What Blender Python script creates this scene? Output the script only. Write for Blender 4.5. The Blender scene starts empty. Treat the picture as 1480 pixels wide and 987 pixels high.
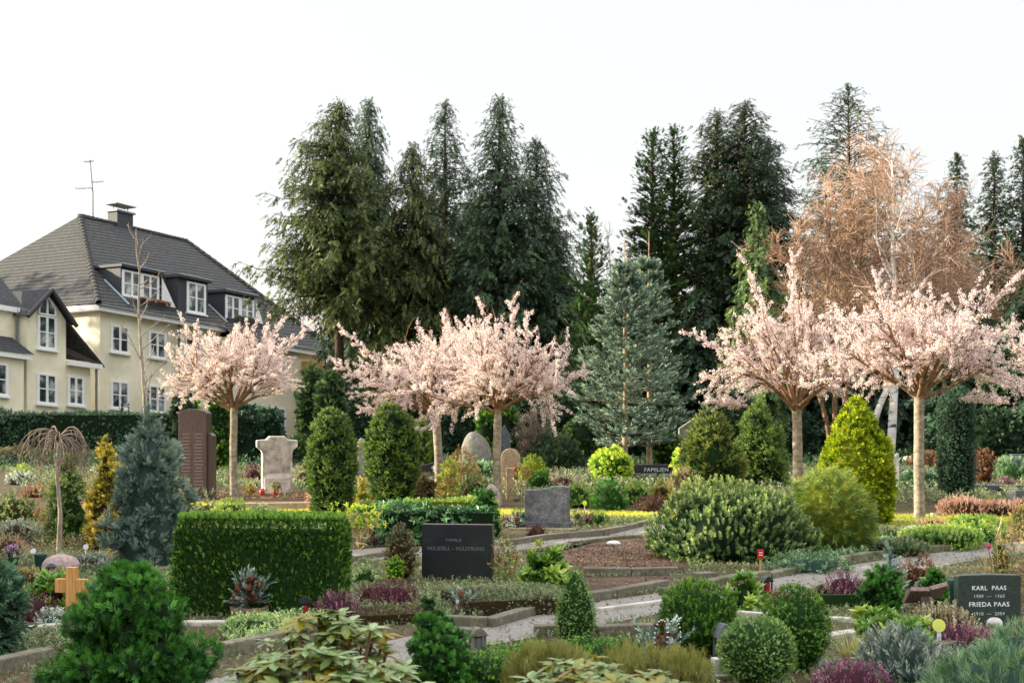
import bpy, bmesh, math, random
import numpy as np
from mathutils import Vector, Matrix

# ------------------------------------------------------------------ frame of reference
F_PX, EYE, HOR, CX = 2055.0, 1.62, 600.0, 740.0      # the lens measured on the photograph, eye height in metres

def sc(yb):                      # pixels per metre for something standing at image row yb
    return (yb - HOR) / EYE

def gp(x, yb):                   # ground point seen at (x, yb)
    d = F_PX / sc(yb)
    return ((x - CX) / F_PX * d, d)

def gd(x, d):                    # ground point at depth d seen in column x
    return ((x - CX) / F_PX * d, d)

def zat(y, d):                   # height above ground of row y at depth d
    return EYE - (y - HOR) * d / F_PX

scene = bpy.context.scene
COL = scene.collection
TAU = 2 * math.pi

# ------------------------------------------------------------------ colours and materials
def hexc(h, k=1.0):
    h = h.lstrip('#')
    out = []
    for i in (0, 2, 4):
        c = int(h[i:i + 2], 16) / 255.0
        out.append(k * (c / 12.92 if c <= 0.04045 else ((c + 0.055) / 1.055) ** 2.4))
    return (out[0], out[1], out[2], 1.0)

MATS = {}

def new_mat(name):
    m = bpy.data.materials.new(name)
    m.use_nodes = True
    nt = m.node_tree
    nt.nodes.clear()
    out = nt.nodes.new('ShaderNodeOutputMaterial')
    MATS[name] = m
    return m, nt, out

def ramp(nt, fac, stops, interp='LINEAR'):
    r = nt.nodes.new('ShaderNodeValToRGB')
    r.color_ramp.interpolation = interp
    els = r.color_ramp.elements
    while len(els) < len(stops):
        els.new(0.5)
    for e, (p, c) in zip(els, stops):
        e.position = p
        e.color = c
    nt.links.new(fac, r.inputs[0])
    return r.outputs[0]

def tex_noise(nt, scale, detail=4, coord='Object', rough=0.55, dist=0.0):
    tc = nt.nodes.new('ShaderNodeTexCoord')
    n = nt.nodes.new('ShaderNodeTexNoise')
    n.inputs['Scale'].default_value = scale
    n.inputs['Detail'].default_value = detail
    n.inputs['Roughness'].default_value = rough
    n.inputs['Distortion'].default_value = dist
    nt.links.new(tc.outputs[coord], n.inputs['Vector'])
    return n.outputs['Fac']

def mixc(nt, fac, a, b, mode='MIX'):
    m = nt.nodes.new('ShaderNodeMix')
    m.data_type = 'RGBA'
    m.blend_type = mode
    for sock, v in ((m.inputs[0], fac), (m.inputs[6], a), (m.inputs[7], b)):
        if hasattr(v, 'default_value') or hasattr(v, 'is_linked'):
            nt.links.new(v, sock)
        else:
            sock.default_value = v
    return m.outputs[2]

def principled(nt, out, color, rough=0.7, spec=0.3, bump=None, bump_d=0.01, metal=0.0, strength=0.6):
    p = nt.nodes.new('ShaderNodeBsdfPrincipled')
    if hasattr(color, 'is_linked'):
        nt.links.new(color, p.inputs['Base Color'])
    else:
        p.inputs['Base Color'].default_value = color
    p.inputs['Roughness'].default_value = rough
    p.inputs['Specular IOR Level'].default_value = spec
    p.inputs['Metallic'].default_value = metal
    if bump is not None:
        b = nt.nodes.new('ShaderNodeBump')
        b.inputs['Distance'].default_value = bump_d
        b.inputs['Strength'].default_value = strength
        nt.links.new(bump, b.inputs['Height'])
        nt.links.new(b.outputs[0], p.inputs['Normal'])
    nt.links.new(p.outputs[0], out.inputs[0])
    return p

def leaf_mat(name, cols, trans=0.3, rough=0.5, spec=0.3, back=None, vary=(0.72, 1.25), nscale=3.0, gain=1.5):
    """foliage: colour per leaf from the 'tint' attribute, clump variation by noise, some translucency"""
    m, nt, out = new_mat(name)
    a = nt.nodes.new('ShaderNodeAttribute')
    a.attribute_name = 'tint'
    k = len(cols)
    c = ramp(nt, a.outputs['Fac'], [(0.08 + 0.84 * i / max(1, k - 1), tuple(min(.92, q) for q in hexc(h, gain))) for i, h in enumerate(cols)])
    n = tex_noise(nt, nscale, 3)
    lo, hi = vary
    nv = ramp(nt, n, [(0.3, (lo, lo, lo, 1)), (0.7, (min(hi, 1.0), min(hi, 1.0), min(hi, 1.0), 1))])
    c = mixc(nt, 1.0, c, nv, 'MULTIPLY')
    if back:
        g = nt.nodes.new('ShaderNodeNewGeometry')
        c = mixc(nt, g.outputs['Backfacing'], c, hexc(back))
    p = principled(nt, out, c, rough, spec)
    if trans > 0:
        t = nt.nodes.new('ShaderNodeBsdfTranslucent')
        nt.links.new(mixc(nt, 1.0, c, (1.0, 0.95, 0.6, 1), 'MULTIPLY'), t.inputs['Color'])
        mx = nt.nodes.new('ShaderNodeMixShader')
        mx.inputs[0].default_value = trans
        nt.links.new(p.outputs[0], mx.inputs[1])
        nt.links.new(t.outputs[0], mx.inputs[2])
        nt.links.new(mx.outputs[0], out.inputs[0])
    return m

def rough_mat(name, c0, c1, scale=20, rough=0.8, spec=0.25, bump_d=0.004, detail=6, c2=None, scale2=1.5, strength=0.6):
    m, nt, out = new_mat(name)
    n = tex_noise(nt, scale, detail)
    c = ramp(nt, n, [(0.3, hexc(c0)), (0.7, hexc(c1))])
    if c2:
        n2 = tex_noise(nt, scale2, 4)
        f = ramp(nt, n2, [(0.42, (0, 0, 0, 1)), (0.68, (1, 1, 1, 1))])
        c = mixc(nt, f, c, hexc(c2))
    principled(nt, out, c, rough, spec, n, bump_d, strength=strength)
    return m

def plain_mat(name, c, rough=0.5, spec=0.4, metal=0.0):
    m, nt, out = new_mat(name)
    n = tex_noise(nt, 9, 4)
    a = hexc(c)
    b = tuple(min(1, v * 0.86) for v in a[:3]) + (1,)
    principled(nt, out, ramp(nt, n, [(0.35, b), (0.65, a)]), rough, spec, None, metal=metal)
    return m

# ------------------------------------------------------------------ objects and bookkeeping
def tag(o, label=None, cat=None, group=None, kind=None):
    if label: o['label'] = label
    if cat: o['category'] = cat
    if group: o['group'] = group
    if kind: o['kind'] = kind
    return o

def thing(name, label, cat, loc=(0, 0, 0), rz=0.0, group=None):
    o = bpy.data.objects.new(name, None)
    o.empty_display_size = 0.1
    COL.objects.link(o)
    o.location = loc if len(loc) == 3 else (loc[0], loc[1], 0)
    o.rotation_euler = (0, 0, rz)
    return tag(o, label, cat, group)

def copy_tree(o, parent=None):
    c = o.copy()
    COL.objects.link(c)
    c.parent = parent
    for ch in list(o.children):
        copy_tree(ch, c)
    return c

class Geo:
    """collects faces as numpy chunks and links them as ONE mesh object"""
    def __init__(s):
        s.v, s.q, s.t, s.tint, s.n = [], [], [], [], 0

    def add(s, verts, quads=None, tris=None, tint=0.5, mat=0, smooth=False):
        verts = np.asarray(verts, float).reshape(-1, 3)
        s.v.append(verts)
        t = np.broadcast_to(np.asarray(tint, float), (len(verts),))
        s.tint.append(t)
        if quads is not None and len(quads):
            q = np.asarray(quads, int).reshape(-1, 4) + s.n
            s.q.append((q, mat, smooth))
        if tris is not None and len(tris):
            q = np.asarray(tris, int).reshape(-1, 3) + s.n
            s.t.append((q, mat, smooth))
        s.n += len(verts)

    def quads(s, V, tint=0.5, mat=0):
        n = len(V)
        if n == 0: return
        t = np.repeat(np.broadcast_to(np.asarray(tint, float), (n,)), 4)
        s.add(V.reshape(-1, 3), np.arange(4 * n).reshape(n, 4), None, t, mat)

    def box(s, c, size, mat=0, rz=0.0, tint=0.5, taper=1.0):
        x, y, z = [k / 2 for k in size]
        P = np.array([[sx * x * (taper if sz > 0 else 1), sy * y * (taper if sz > 0 else 1), sz * z]
                      for sz in (-1, 1) for sy in (-1, 1) for sx in (-1, 1)])
        if rz:
            c_, s_ = math.cos(rz), math.sin(rz)
            P = P @ np.array([[c_, s_, 0], [-s_, c_, 0], [0, 0, 1]])
        P = P + np.array(c)
        s.add(P, [(0, 2, 3, 1), (4, 5, 7, 6), (0, 1, 5, 4), (2, 6, 7, 3), (0, 4, 6, 2), (1, 3, 7, 5)], None, tint, mat)

    def hexa(s, P, mat=0, tint=0.5):          # 8 corners: bottom ring then top ring
        s.add(P, [(3, 2, 1, 0), (4, 5, 6, 7), (0, 1, 5, 4), (1, 2, 6, 5), (2, 3, 7, 6), (3, 0, 4, 7)], None, tint, mat)

    def build(s, name, mats, parent=None, loc=None):
        me = bpy.data.meshes.new(name)
        V = np.concatenate(s.v) if s.v else np.zeros((0, 3))
        me.vertices.add(len(V))
        me.vertices.foreach_set('co', V.ravel().astype(np.float32))
        nq = sum(len(a) for a, _, _ in s.q)
        ntr = sum(len(a) for a, _, _ in s.t)
        loops = np.concatenate([a.ravel() for a, _, _ in s.q] + [a.ravel() for a, _, _ in s.t])
        starts = np.concatenate([np.arange(nq) * 4, nq * 4 + np.arange(ntr) * 3])
        mi = np.concatenate([np.full(len(a), m) for a, m, _ in s.q] + [np.full(len(a), m) for a, m, _ in s.t])
        sm = np.concatenate([np.full(len(a), k) for a, _, k in s.q] + [np.full(len(a), k) for a, _, k in s.t])
        me.loops.add(len(loops))
        me.loops.foreach_set('vertex_index', loops.astype(np.int32))
        me.polygons.add(nq + ntr)
        me.polygons.foreach_set('loop_start', starts.astype(np.int32))
        me.polygons.foreach_set('material_index', mi.astype(np.int32))
        me.polygons.foreach_set('use_smooth', sm.astype(bool))
        at = me.attributes.new('tint', 'FLOAT', 'POINT')
        at.data.foreach_set('value', np.clip(np.concatenate(s.tint), 0, 1).astype(np.float32))
        for m in (mats if isinstance(mats, (list, tuple)) else [mats]):
            me.materials.append(MATS[m] if isinstance(m, str) else m)
        me.update(calc_edges=True)
        me.validate()
        o = bpy.data.objects.new(name, me)
        COL.objects.link(o)
        if parent: o.parent = parent
        if loc is not None: o.location = loc
        return o

def bm_obj(name, bm, mat, parent=None, loc=None, rot=None, smooth=False):
    me = bpy.data.meshes.new(name)
    bm.normal_update()
    bm.to_mesh(me)
    bm.free()
    for m in (mat if isinstance(mat, (list, tuple)) else [mat]):
        me.materials.append(MATS[m])
    if smooth:
        for p in me.polygons: p.use_smooth = True
    o = bpy.data.objects.new(name, me)
    COL.objects.link(o)
    if parent: o.parent = parent
    if loc is not None: o.location = loc
    if rot is not None: o.rotation_euler = rot
    return o

def prism(outline, depth, bevel=0.01, seg=2):
    """outline in x,z extruded along y (centred), bevelled"""
    bm = bmesh.new()
    vs = [bm.verts.new((x, -depth / 2, z)) for x, z in outline]
    f = bm.faces.new(vs)
    r = bmesh.ops.extrude_face_region(bm, geom=[f])
    for v in [g for g in r['geom'] if isinstance(g, bmesh.types.BMVert)]:
        v.co.y += depth
    bmesh.ops.recalc_face_normals(bm, faces=bm.faces[:])
    if bevel > 0:
        ed = [e for e in bm.edges if len(e.link_faces) == 2 and e.calc_face_angle(0) > 0.4]
        bmesh.ops.bevel(bm, geom=ed, offset=bevel, segments=seg, profile=0.6, affect='EDGES', clamp_overlap=True)
    return bm

def bevel_box(size, bevel=0.008, seg=2, off=(0, 0, 0)):
    bm = bmesh.new()
    bmesh.ops.create_cube(bm, size=1)
    for v in bm.verts:
        v.co = Vector((v.co.x * size[0] + off[0], v.co.y * size[1] + off[1], v.co.z * size[2] + off[2]))
    if bevel > 0:
        bmesh.ops.bevel(bm, geom=bm.edges[:], offset=bevel, segments=seg, profile=0.6, affect='EDGES', clamp_overlap=True)
    return bm

def lathe(profile, seg=24):
    """profile [(r,z)...] turned about z"""
    bm = bmesh.new()
    rings = []
    for r, z in profile:
        rings.append([bm.verts.new((r * math.cos(TAU * i / seg), r * math.sin(TAU * i / seg), z)) for i in range(seg)])
    for a, b in zip(rings, rings[1:]):
        for i in range(seg):
            j = (i + 1) % seg
            bm.faces.new((a[i], a[j], b[j], b[i]))
    bm.faces.new(list(reversed(rings[0])))
    bm.faces.new(rings[-1])
    bmesh.ops.recalc_face_normals(bm, faces=bm.faces[:])
    return bm

def rock_bm(sx, sy, sz, seed, amp=0.12, sub=3, flat=0.0, freq=2.2):
    rng = np.random.default_rng(seed)
    bm = bmesh.new()
    bmesh.ops.create_icosphere(bm, subdivisions=sub, radius=1)
    K = rng.normal(0, freq, (8, 3)); PH = rng.uniform(0, TAU, 8)
    for v in bm.verts:
        p = np.array(v.co)
        d = np.sin(K @ p + PH).sum() / 8 * 1.6
        p = p * (1 + amp * d)
        if flat: p[2] = max(p[2], -flat)
        v.co = (p[0] * sx / 2, p[1] * sy / 2, (p[2] + (flat or 0.55)) * sz / (1 + (flat or 0.55)))
    return bm

def inscription(text, size, parent, loc, mat, align='CENTER', extrude=0.0015, rot=(math.pi / 2, 0, 0), name='inscription', sx=1.0, space=1.0, bold=0.0):
    cu = bpy.data.curves.new(name, 'FONT')
    cu.body = text
    cu.size = size
    cu.align_x = align
    cu.extrude = extrude
    cu.space_character = space
    cu.offset = bold
    cu.resolution_u = 3
    tmp = bpy.data.objects.new('tmp_text', cu)
    COL.objects.link(tmp)
    dg = bpy.context.evaluated_depsgraph_get()
    me = bpy.data.meshes.new_from_object(tmp.evaluated_get(dg))
    me.name = name
    bpy.data.objects.remove(tmp)
    me.materials.clear()
    me.materials.append(MATS[mat])
    o = bpy.data.objects.new(name, me)
    COL.objects.link(o)
    o.parent = parent
    o.location = loc
    o.rotation_euler = rot
    o.scale = (sx, 1, 1)
    return o

# ------------------------------------------------------------------ vector helpers
def nrm(v):
    return v / np.maximum(np.linalg.norm(v, axis=-1, keepdims=True), 1e-9)

def frames(Z, rng, X=None):
    if X is None:
        X = rng.normal(size=Z.shape)
    X = nrm(X - (X * Z).sum(-1, keepdims=True) * Z)
    return X, np.cross(Z, X)

def scatter(g, temps, P, Z, S, tint, rng, mat=0, X=None, jit=0.12, tipg=.3):
    """set copies of small leaf templates along directions Z"""
    Z = nrm(Z)
    Xf, Yf = frames(Z, rng, X)
    S = np.broadcast_to(np.asarray(S, float), (len(P),))
    tint = np.broadcast_to(np.asarray(tint, float), (len(P),))
    pick = rng.integers(0, len(temps), len(P))
    for k, T in enumerate(temps):
        i = np.where(pick == k)[0]
        if len(i) == 0: continue
        m = len(T)
        s = S[i][:, None, None, None]
        V = P[i][:, None, None, :] + s * (T[None, :, :, 0:1] * Xf[i][:, None, None, :] +
                                          T[None, :, :, 1:2] * Yf[i][:, None, None, :] +
                                          T[None, :, :, 2:3] * Z[i][:, None, None, :])
        zc = T[:, 2, 2]
        flat_ = temps is BLOSSOM or temps is WHORL or temps is FLATLEAF
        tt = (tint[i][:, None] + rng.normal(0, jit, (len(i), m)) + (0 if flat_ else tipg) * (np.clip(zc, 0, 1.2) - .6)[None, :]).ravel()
        g.quads(V.reshape(-1, 4, 3), tt, mat)

def leaf_quad(p, d, side, L, W, bend=0.0, up=None):
    p, d, side = map(np.asarray, (p, d, side))
    n = np.cross(d, side)
    mid = p + d * L * 0.45
    return np.array([p, mid - side * W / 2 + n * bend * L, p + d * L, mid + side * W / 2 + n * bend * L])

def rnd_dir(rng, d, spread):
    v = np.asarray(d) + rng.normal(0, spread, 3)
    return v / np.linalg.norm(v)

def T_sprig(rng, n=8, L=0.42, W=0.2, tilt=0.9, z0=0.1):
    out = []
    for i in range(n):
        z = z0 + (0.95 - z0) * i / n
        a = i * 2.4 + rng.uniform(-.4, .4)
        r = np.array([math.cos(a), math.sin(a), 0])
        t = tilt * rng.uniform(.7, 1.2)
        d = r * math.sin(t) + np.array([0, 0, math.cos(t)])
        side = np.cross(d, r); side = side / max(np.linalg.norm(side), 1e-6)
        out.append(leaf_quad((0, 0, z), d, side, L * rng.uniform(.8, 1.2), W, 0.08))
    return np.array(out)

def T_needle(rng, n=26, L=0.36, W=0.028, tilt=0.9, z1=1.0):
    out = []
    for i in range(n):
        z = 0.05 + (z1 - .05) * i / n
        a = rng.uniform(0, TAU)
        r = np.array([math.cos(a), math.sin(a), 0])
        t = tilt * rng.uniform(.6, 1.15) * (1 - 0.45 * (i / n) ** 3)
        d = r * math.sin(t) + np.array([0, 0, math.cos(t)])
        side = np.cross(d, r); side = side / max(np.linalg.norm(side), 1e-6)
        out.append(leaf_quad((0, 0, z), d, side, L * rng.uniform(.8, 1.2), W, 0.0))
    return np.array(out)

def T_fan(rng, n=7, L=0.45, W=0.085, ang=0.75, curl=0.1):
    out = [leaf_quad((0, 0, .45), (0, 0, 1), (1, 0, 0), .6, W, 0), leaf_quad((0, 0, 0), (0, 0, 1), (1, 0, 0), .6, W * .6, 0)]
    for i in range(n):
        z = 0.08 + 0.75 * i / n
        for s in (-1, 1):
            t = ang * rng.uniform(.7, 1.2)
            d = np.array([s * math.sin(t), rng.normal(0, .18) - curl, math.cos(t)]); d /= np.linalg.norm(d)
            side = np.cross(d, (0, 1, 0)); side /= np.linalg.norm(side)
            out.append(leaf_quad((0, -curl * z * z, z + rng.uniform(-.05, .05)), d, side, L * (1.15 - .5 * i / n) * rng.uniform(.8, 1.2), W, 0.04))
    return np.array(out)

def T_whorl(rng, n=9, W=0.3, droop=(1.2, 2.1), z=0.0, L=1.0):
    """rosette of long folded leaves, four quads each"""
    out = []
    for i in range(n):
        a = TAU * i / n + rng.uniform(-.3, .3)
        r = np.array([math.cos(a), math.sin(a), 0])
        side = np.array([-math.sin(a), math.cos(a), 0])
        t = rng.uniform(*droop)
        l = L * rng.uniform(.75, 1.1)
        pts, p, th = [], np.array([0, 0, z]), t - .35
        for k in range(4):
            pts.append(p.copy())
            d = r * math.sin(th) + np.array([0, 0, math.cos(th)])
            p = p + d * l / 3
            th += .22
        ws = [0.03, W * .46, W * .5, 0.0]
        for k in range(3):
            d = pts[k + 1] - pts[k]; d /= np.linalg.norm(d)
            nn = np.cross(d, side)
            if nn[2] > 0 and t < 1.57: nn = -nn
            for s in (-1, 1):
                a0, a1 = pts[k], pts[k + 1]
                e0 = a0 + side * s * ws[k] - np.cross(side, d) * .12 * ws[k] * -1
                e1 = a1 + side * s * ws[k + 1] - np.cross(side, d) * .12 * ws[k + 1] * -1
                q = [a0, a1, e1, e0] if s < 0 else [a0, e0, e1, a1]
                out.append(np.array(q))
    return np.array(out)

def T_spike(rng, n=14, L=0.16, W=0.1, z0=.15):
    out = [leaf_quad((0, 0, 0), (0, 0, 1), (1, 0, 0), .7, .04, 0)]
    for i in range(n):
        z = z0 + (.98 - z0) * i / n
        a = rng.uniform(0, TAU)
        r = np.array([math.cos(a), math.sin(a), 0])
        d = rnd_dir(rng, r * .8 + np.array([0, 0, .7]), .2)
        side = np.cross(d, r); side /= max(np.linalg.norm(side), 1e-6)
        out.append(leaf_quad((0, 0, z), d, side, L, W, 0.05))
    return np.array(out)

def T_blossom(rng, n=6, r=0.5):
    out = []
    for i in range(n):
        d = rnd_dir(rng, (0, 0, .4), 1.0)
        side = nrm(np.cross(d, rng.normal(size=3)))
        c = rng.normal(0, .25, 3)
        out.append(leaf_quad(c, d, side, r * rng.uniform(.8, 1.3), r * .9, .1))
    return np.array(out)

def T_hang(rng, n=7, L=0.34, W=0.075, ang=0.6):
    out = [leaf_quad((0, 0, 0), (0, 0, 1), (1, 0, 0), .6, W * .7, 0), leaf_quad((0, 0, .45), (0, 0, 1), (1, 0, 0), .62, W, 0)]
    for i in range(n):
        z = 0.05 + .8 * i / n
        for s in (-1, 1):
            t = ang * rng.uniform(.6, 1.3)
            d = np.array([s * math.sin(t), rng.normal(0, .25), math.cos(t)]); d /= np.linalg.norm(d)
            side = np.cross(d, rnd_dir(rng, (0, 1, 0), .5)); side /= np.linalg.norm(side)
            out.append(leaf_quad((0, 0, z), d, side, L * rng.uniform(.7, 1.25) * (1.1 - .4 * i / n), W, 0))
    return np.array(out)

def T_tuft(rng, n=16, W=0.03, spread=.6):
    out = []
    for i in range(n):
        a = rng.uniform(0, TAU); t = spread * rng.uniform(.1, 1.2)
        r = np.array([math.cos(a), math.sin(a), 0]); side = np.array([-math.sin(a), math.cos(a), 0])
        p = r * .05; w = W
        l = rng.uniform(.7, 1.1) / 3
        for k in range(3):
            d = r * math.sin(t) + np.array([0, 0, math.cos(t)])
            q = p + d * l
            w2 = W * (1 - (k + 1) / 3.2)
            out.append(np.array([p - side * w / 2, p + side * w / 2, q + side * w2 / 2, q - side * w2 / 2]))
            p, w, t = q, w2, t + .35
    return np.array(out)

_r = np.random.default_rng(5)
SPRIG = [T_sprig(_r) for _ in range(4)]
BOXLEAF = [T_sprig(_r, 9, .3, .17, 1.0) for _ in range(4)]
BROAD = [T_sprig(_r, 7, .7, .3, 1.05, .2) for _ in range(4)]
NEEDLE = [T_needle(_r, 24, .36, .085) for _ in range(4)]
NEEDLE_F = [T_needle(_r, 13, .5, .13, .75) for _ in range(4)]
FAN = [T_fan(_r) for _ in range(5)]
FANS = [T_fan(_r, 4, .4, .15, .6) for _ in range(5)]
THREAD = [T_fan(_r, 4, .75, .045, .35, .0) for _ in range(5)]
WHORL = [T_whorl(_r, 9, .4, (1.3, 2.4)) for _ in range(6)]
WHORL_UP = [T_whorl(_r, 8, .32, (.6, 1.3)) for _ in range(5)]
SPIKE = [T_spike(_r) for _ in range(4)]
FLATLEAF = []
BLOSSOM = [T_blossom(_r) for _ in range(5)]
HANG = [T_hang(_r) for _ in range(5)]
HANGW = [T_hang(_r, 6, .4, .12, .7) for _ in range(5)]
TUFT = [T_tuft(_r) for _ in range(4)]
CANDLE = [T_needle(_r, 34, .36, .1, 1.05, .85) for _ in range(4)]
PLUME = [T_fan(_r, 6, .42, .07, .5, .04) for _ in range(5)]
BRUSH = [T_needle(_r, 10, .5, .2, .8) for _ in range(4)]

# ------------------------------------------------------------------ shape profiles (0 bottom .. 1 top -> relative radius)
def P_ball(t):  return np.clip(1 - np.abs(2 * t - 1) ** 2.3, 0, 1) ** .5
def P_dome(t):  return np.clip(1 - t ** 2.2, 0, 1) ** .5 * np.clip(.86 + t, 0, 1)
def P_cone(t):  return np.clip(1 - t, 0, 1) ** .8 * np.clip(.8 + t * 1.3, 0, 1)
def P_bullet(t): return np.clip(.72 + .75 * t, 0, 1) * np.where(t > .55, np.clip(1 - ((t - .55) / .45) ** 2.1, 0, 1) ** .62, 1)
def P_egg(t):   return np.where(t < .28, .86 + .5 * t, np.clip(1 - ((t - .28) / .72) ** 1.75, 0, 1) ** .85)
def P_col(t):   return np.clip(.88 + .4 * t, 0, 1) * np.where(t > .8, np.clip(1 - ((t - .8) / .2) ** 2, 0, 1) ** .5, 1)
def P_spire(t): return np.clip(1 - t, 0, 1) ** .62 * np.clip(.7 + t * 1.6, 0, 1)
def P_flat(t):  return np.where(t > .6, np.clip(1 - ((t - .6) / .4) ** 2.5, 0, 1) ** .45, .9 + t / 6)

def lumps(rng, freq, n=10):
    K = rng.normal(0, 1, (n, 3)); K = nrm(K) * freq * rng.uniform(.6, 1.5, (n, 1)); PH = rng.uniform(0, TAU, n)
    return lambda P: np.sin(P @ K.T + PH).sum(-1) / math.sqrt(n) * .8

def bush(g, w, h, prof, temps, size, cover=1.4, dirs=(1, .3, .35), amp=.06, freq=6, core=.88, mat=0, cmat=1, seed=1,
         wy=None, depth=.12, z0=0.0, off=(0, 0), tint=(.5, .22), top_tint=.0, flat=None, tuft=None):
    """leafy solid of revolution: shoots all over its (lumpy) surface, a dark core inside"""
    rng = np.random.default_rng(seed)
    wy = wy or w
    t = np.linspace(0, 1, 160)
    r = prof(t)
    dr, dz = np.gradient(r * (w + wy) / 4), np.gradient(t * h)
    ds = np.sqrt(dr ** 2 + dz ** 2)
    wt = (r * (w + wy) / 4 + 1e-4) * ds
    area = wt.sum() * TAU
    cdf = np.cumsum(wt) / wt.sum()
    n = max(20, int(cover * area / size ** 2))
    if tuft: ts = size * tuft[0]; n = max(14, int(4.2 * area / ts ** 2))
    tt = np.interp(rng.uniform(0, 1, n), cdf, t)
    a = rng.uniform(0, TAU, n)
    rr = np.interp(tt, t, r)
    nr, nz = np.interp(tt, t, dz / ds), np.interp(tt, t, -dr / ds)
    N = nrm(np.stack([np.cos(a) * nr / w, np.sin(a) * nr / wy, nz / ((w + wy) / 2)], -1))
    B = np.stack([np.cos(a) * rr * w / 2, np.sin(a) * rr * wy / 2, tt * h], -1)
    L = lumps(rng, freq / max(w, .01) * 2)
    dl = L(B)
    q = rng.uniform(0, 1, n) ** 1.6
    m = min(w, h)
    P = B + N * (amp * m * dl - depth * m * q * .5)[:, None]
    D = dirs[0] * N + np.array([0, 0, dirs[1]]) + rng.normal(0, dirs[2], (n, 3))
    ti0 = 0
    if tuft:
        k = tuft[1]
        out = nrm(N + np.array([0, 0, dirs[1]]))
        ti0 = np.repeat(rng.normal(0, .1, n), k)
        rp = lambda A: np.repeat(A, k, 0)
        D = nrm(rp(out) + rng.normal(0, .62, (n * k, 3)))
        P = rp(P - N * ts * .25) + D * (ts * .42 * rng.uniform(.4, 1, n * k))[:, None]
        ti0 = ti0 + .45 * ((D * rp(out)).sum(-1) - .7) + .12 * D[:, 2]
        dl, q, tt = rp(dl), rp(q), rp(tt); n = n * k
    P = P - nrm(D) * size * .5
    P[:, 2] = np.maximum(P[:, 2], .005)
    P = P + np.array([off[0], off[1], z0])
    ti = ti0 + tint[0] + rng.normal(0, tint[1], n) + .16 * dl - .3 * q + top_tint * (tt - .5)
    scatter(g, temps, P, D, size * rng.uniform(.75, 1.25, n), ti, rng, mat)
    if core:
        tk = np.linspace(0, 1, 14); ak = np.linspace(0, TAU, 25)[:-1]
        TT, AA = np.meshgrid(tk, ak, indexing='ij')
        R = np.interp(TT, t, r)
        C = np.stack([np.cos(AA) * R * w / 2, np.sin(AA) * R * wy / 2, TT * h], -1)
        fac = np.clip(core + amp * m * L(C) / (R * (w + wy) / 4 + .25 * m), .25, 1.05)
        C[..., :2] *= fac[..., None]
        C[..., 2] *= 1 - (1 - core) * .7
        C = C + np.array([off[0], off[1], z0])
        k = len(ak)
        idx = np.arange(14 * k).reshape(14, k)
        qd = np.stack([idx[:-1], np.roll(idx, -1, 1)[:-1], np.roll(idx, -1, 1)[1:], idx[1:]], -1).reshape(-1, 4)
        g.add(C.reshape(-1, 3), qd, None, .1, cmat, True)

def box_hedge(g, w, d, h, temps, size, cover=1.5, dirs=(1, .4, .4), amp=.02, mat=0, cmat=1, seed=1, tint=(.5, .2), rnd=.12, freq=4, top=True, core=.9):
    rng = np.random.default_rng(seed)
    areas = [w * h, w * h, d * h, d * h, w * d if top else 0]
    L = lumps(rng, freq)
    for k, A in enumerate(areas):
        n = int(cover * A / size ** 2)
        if n == 0: continue
        u, v = rng.uniform(-.5, .5, n), rng.uniform(0, 1, n)
        if k < 2:
            s = -1 if k == 0 else 1
            P = np.stack([u * w, np.full(n, s * d / 2), v * h], -1); N = np.tile([0, s, 0.], (n, 1))
        elif k < 4:
            s = -1 if k == 2 else 1
            P = np.stack([np.full(n, s * w / 2), u * d, v * h], -1); N = np.tile([s, 0., 0], (n, 1))
        else:
            P = np.stack([u * w, (v - .5) * d, np.full(n, h)], -1); N = np.tile([0, 0, 1.], (n, 1))
        # round the edges
        c = np.array([w / 2 - rnd, d / 2 - rnd, h - rnd])
        q = np.stack([np.clip(P[:, 0], -c[0], c[0]), np.clip(P[:, 1], -c[1], c[1]), np.minimum(P[:, 2], c[2])], -1)
        e = P - q
        ln = np.linalg.norm(e, axis=1)
        far = ln > rnd * .5
        e[far] = nrm(e[far]); N = nrm(np.where(far[:, None], e, N))
        P = np.where(far[:, None], q + e * rnd, P)
        dl = L(P)
        qd = rng.uniform(0, 1, n) ** 1.5
        P = P + N * (amp * dl - size * .7 * qd)[:, None]
        D = dirs[0] * N + np.array([0, 0, dirs[1]]) + rng.normal(0, dirs[2], (n, 3))
        P = P - nrm(D) * size * .45
        P[:, 2] = np.maximum(P[:, 2], .005)
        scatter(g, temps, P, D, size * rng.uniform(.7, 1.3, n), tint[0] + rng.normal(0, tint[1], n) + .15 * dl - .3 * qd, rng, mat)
    g.box((0, 0, h * core / 2), (w - (1 - core) * h * .7, d - (1 - core) * h * .7, h * core), cmat, tint=.1)

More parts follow.
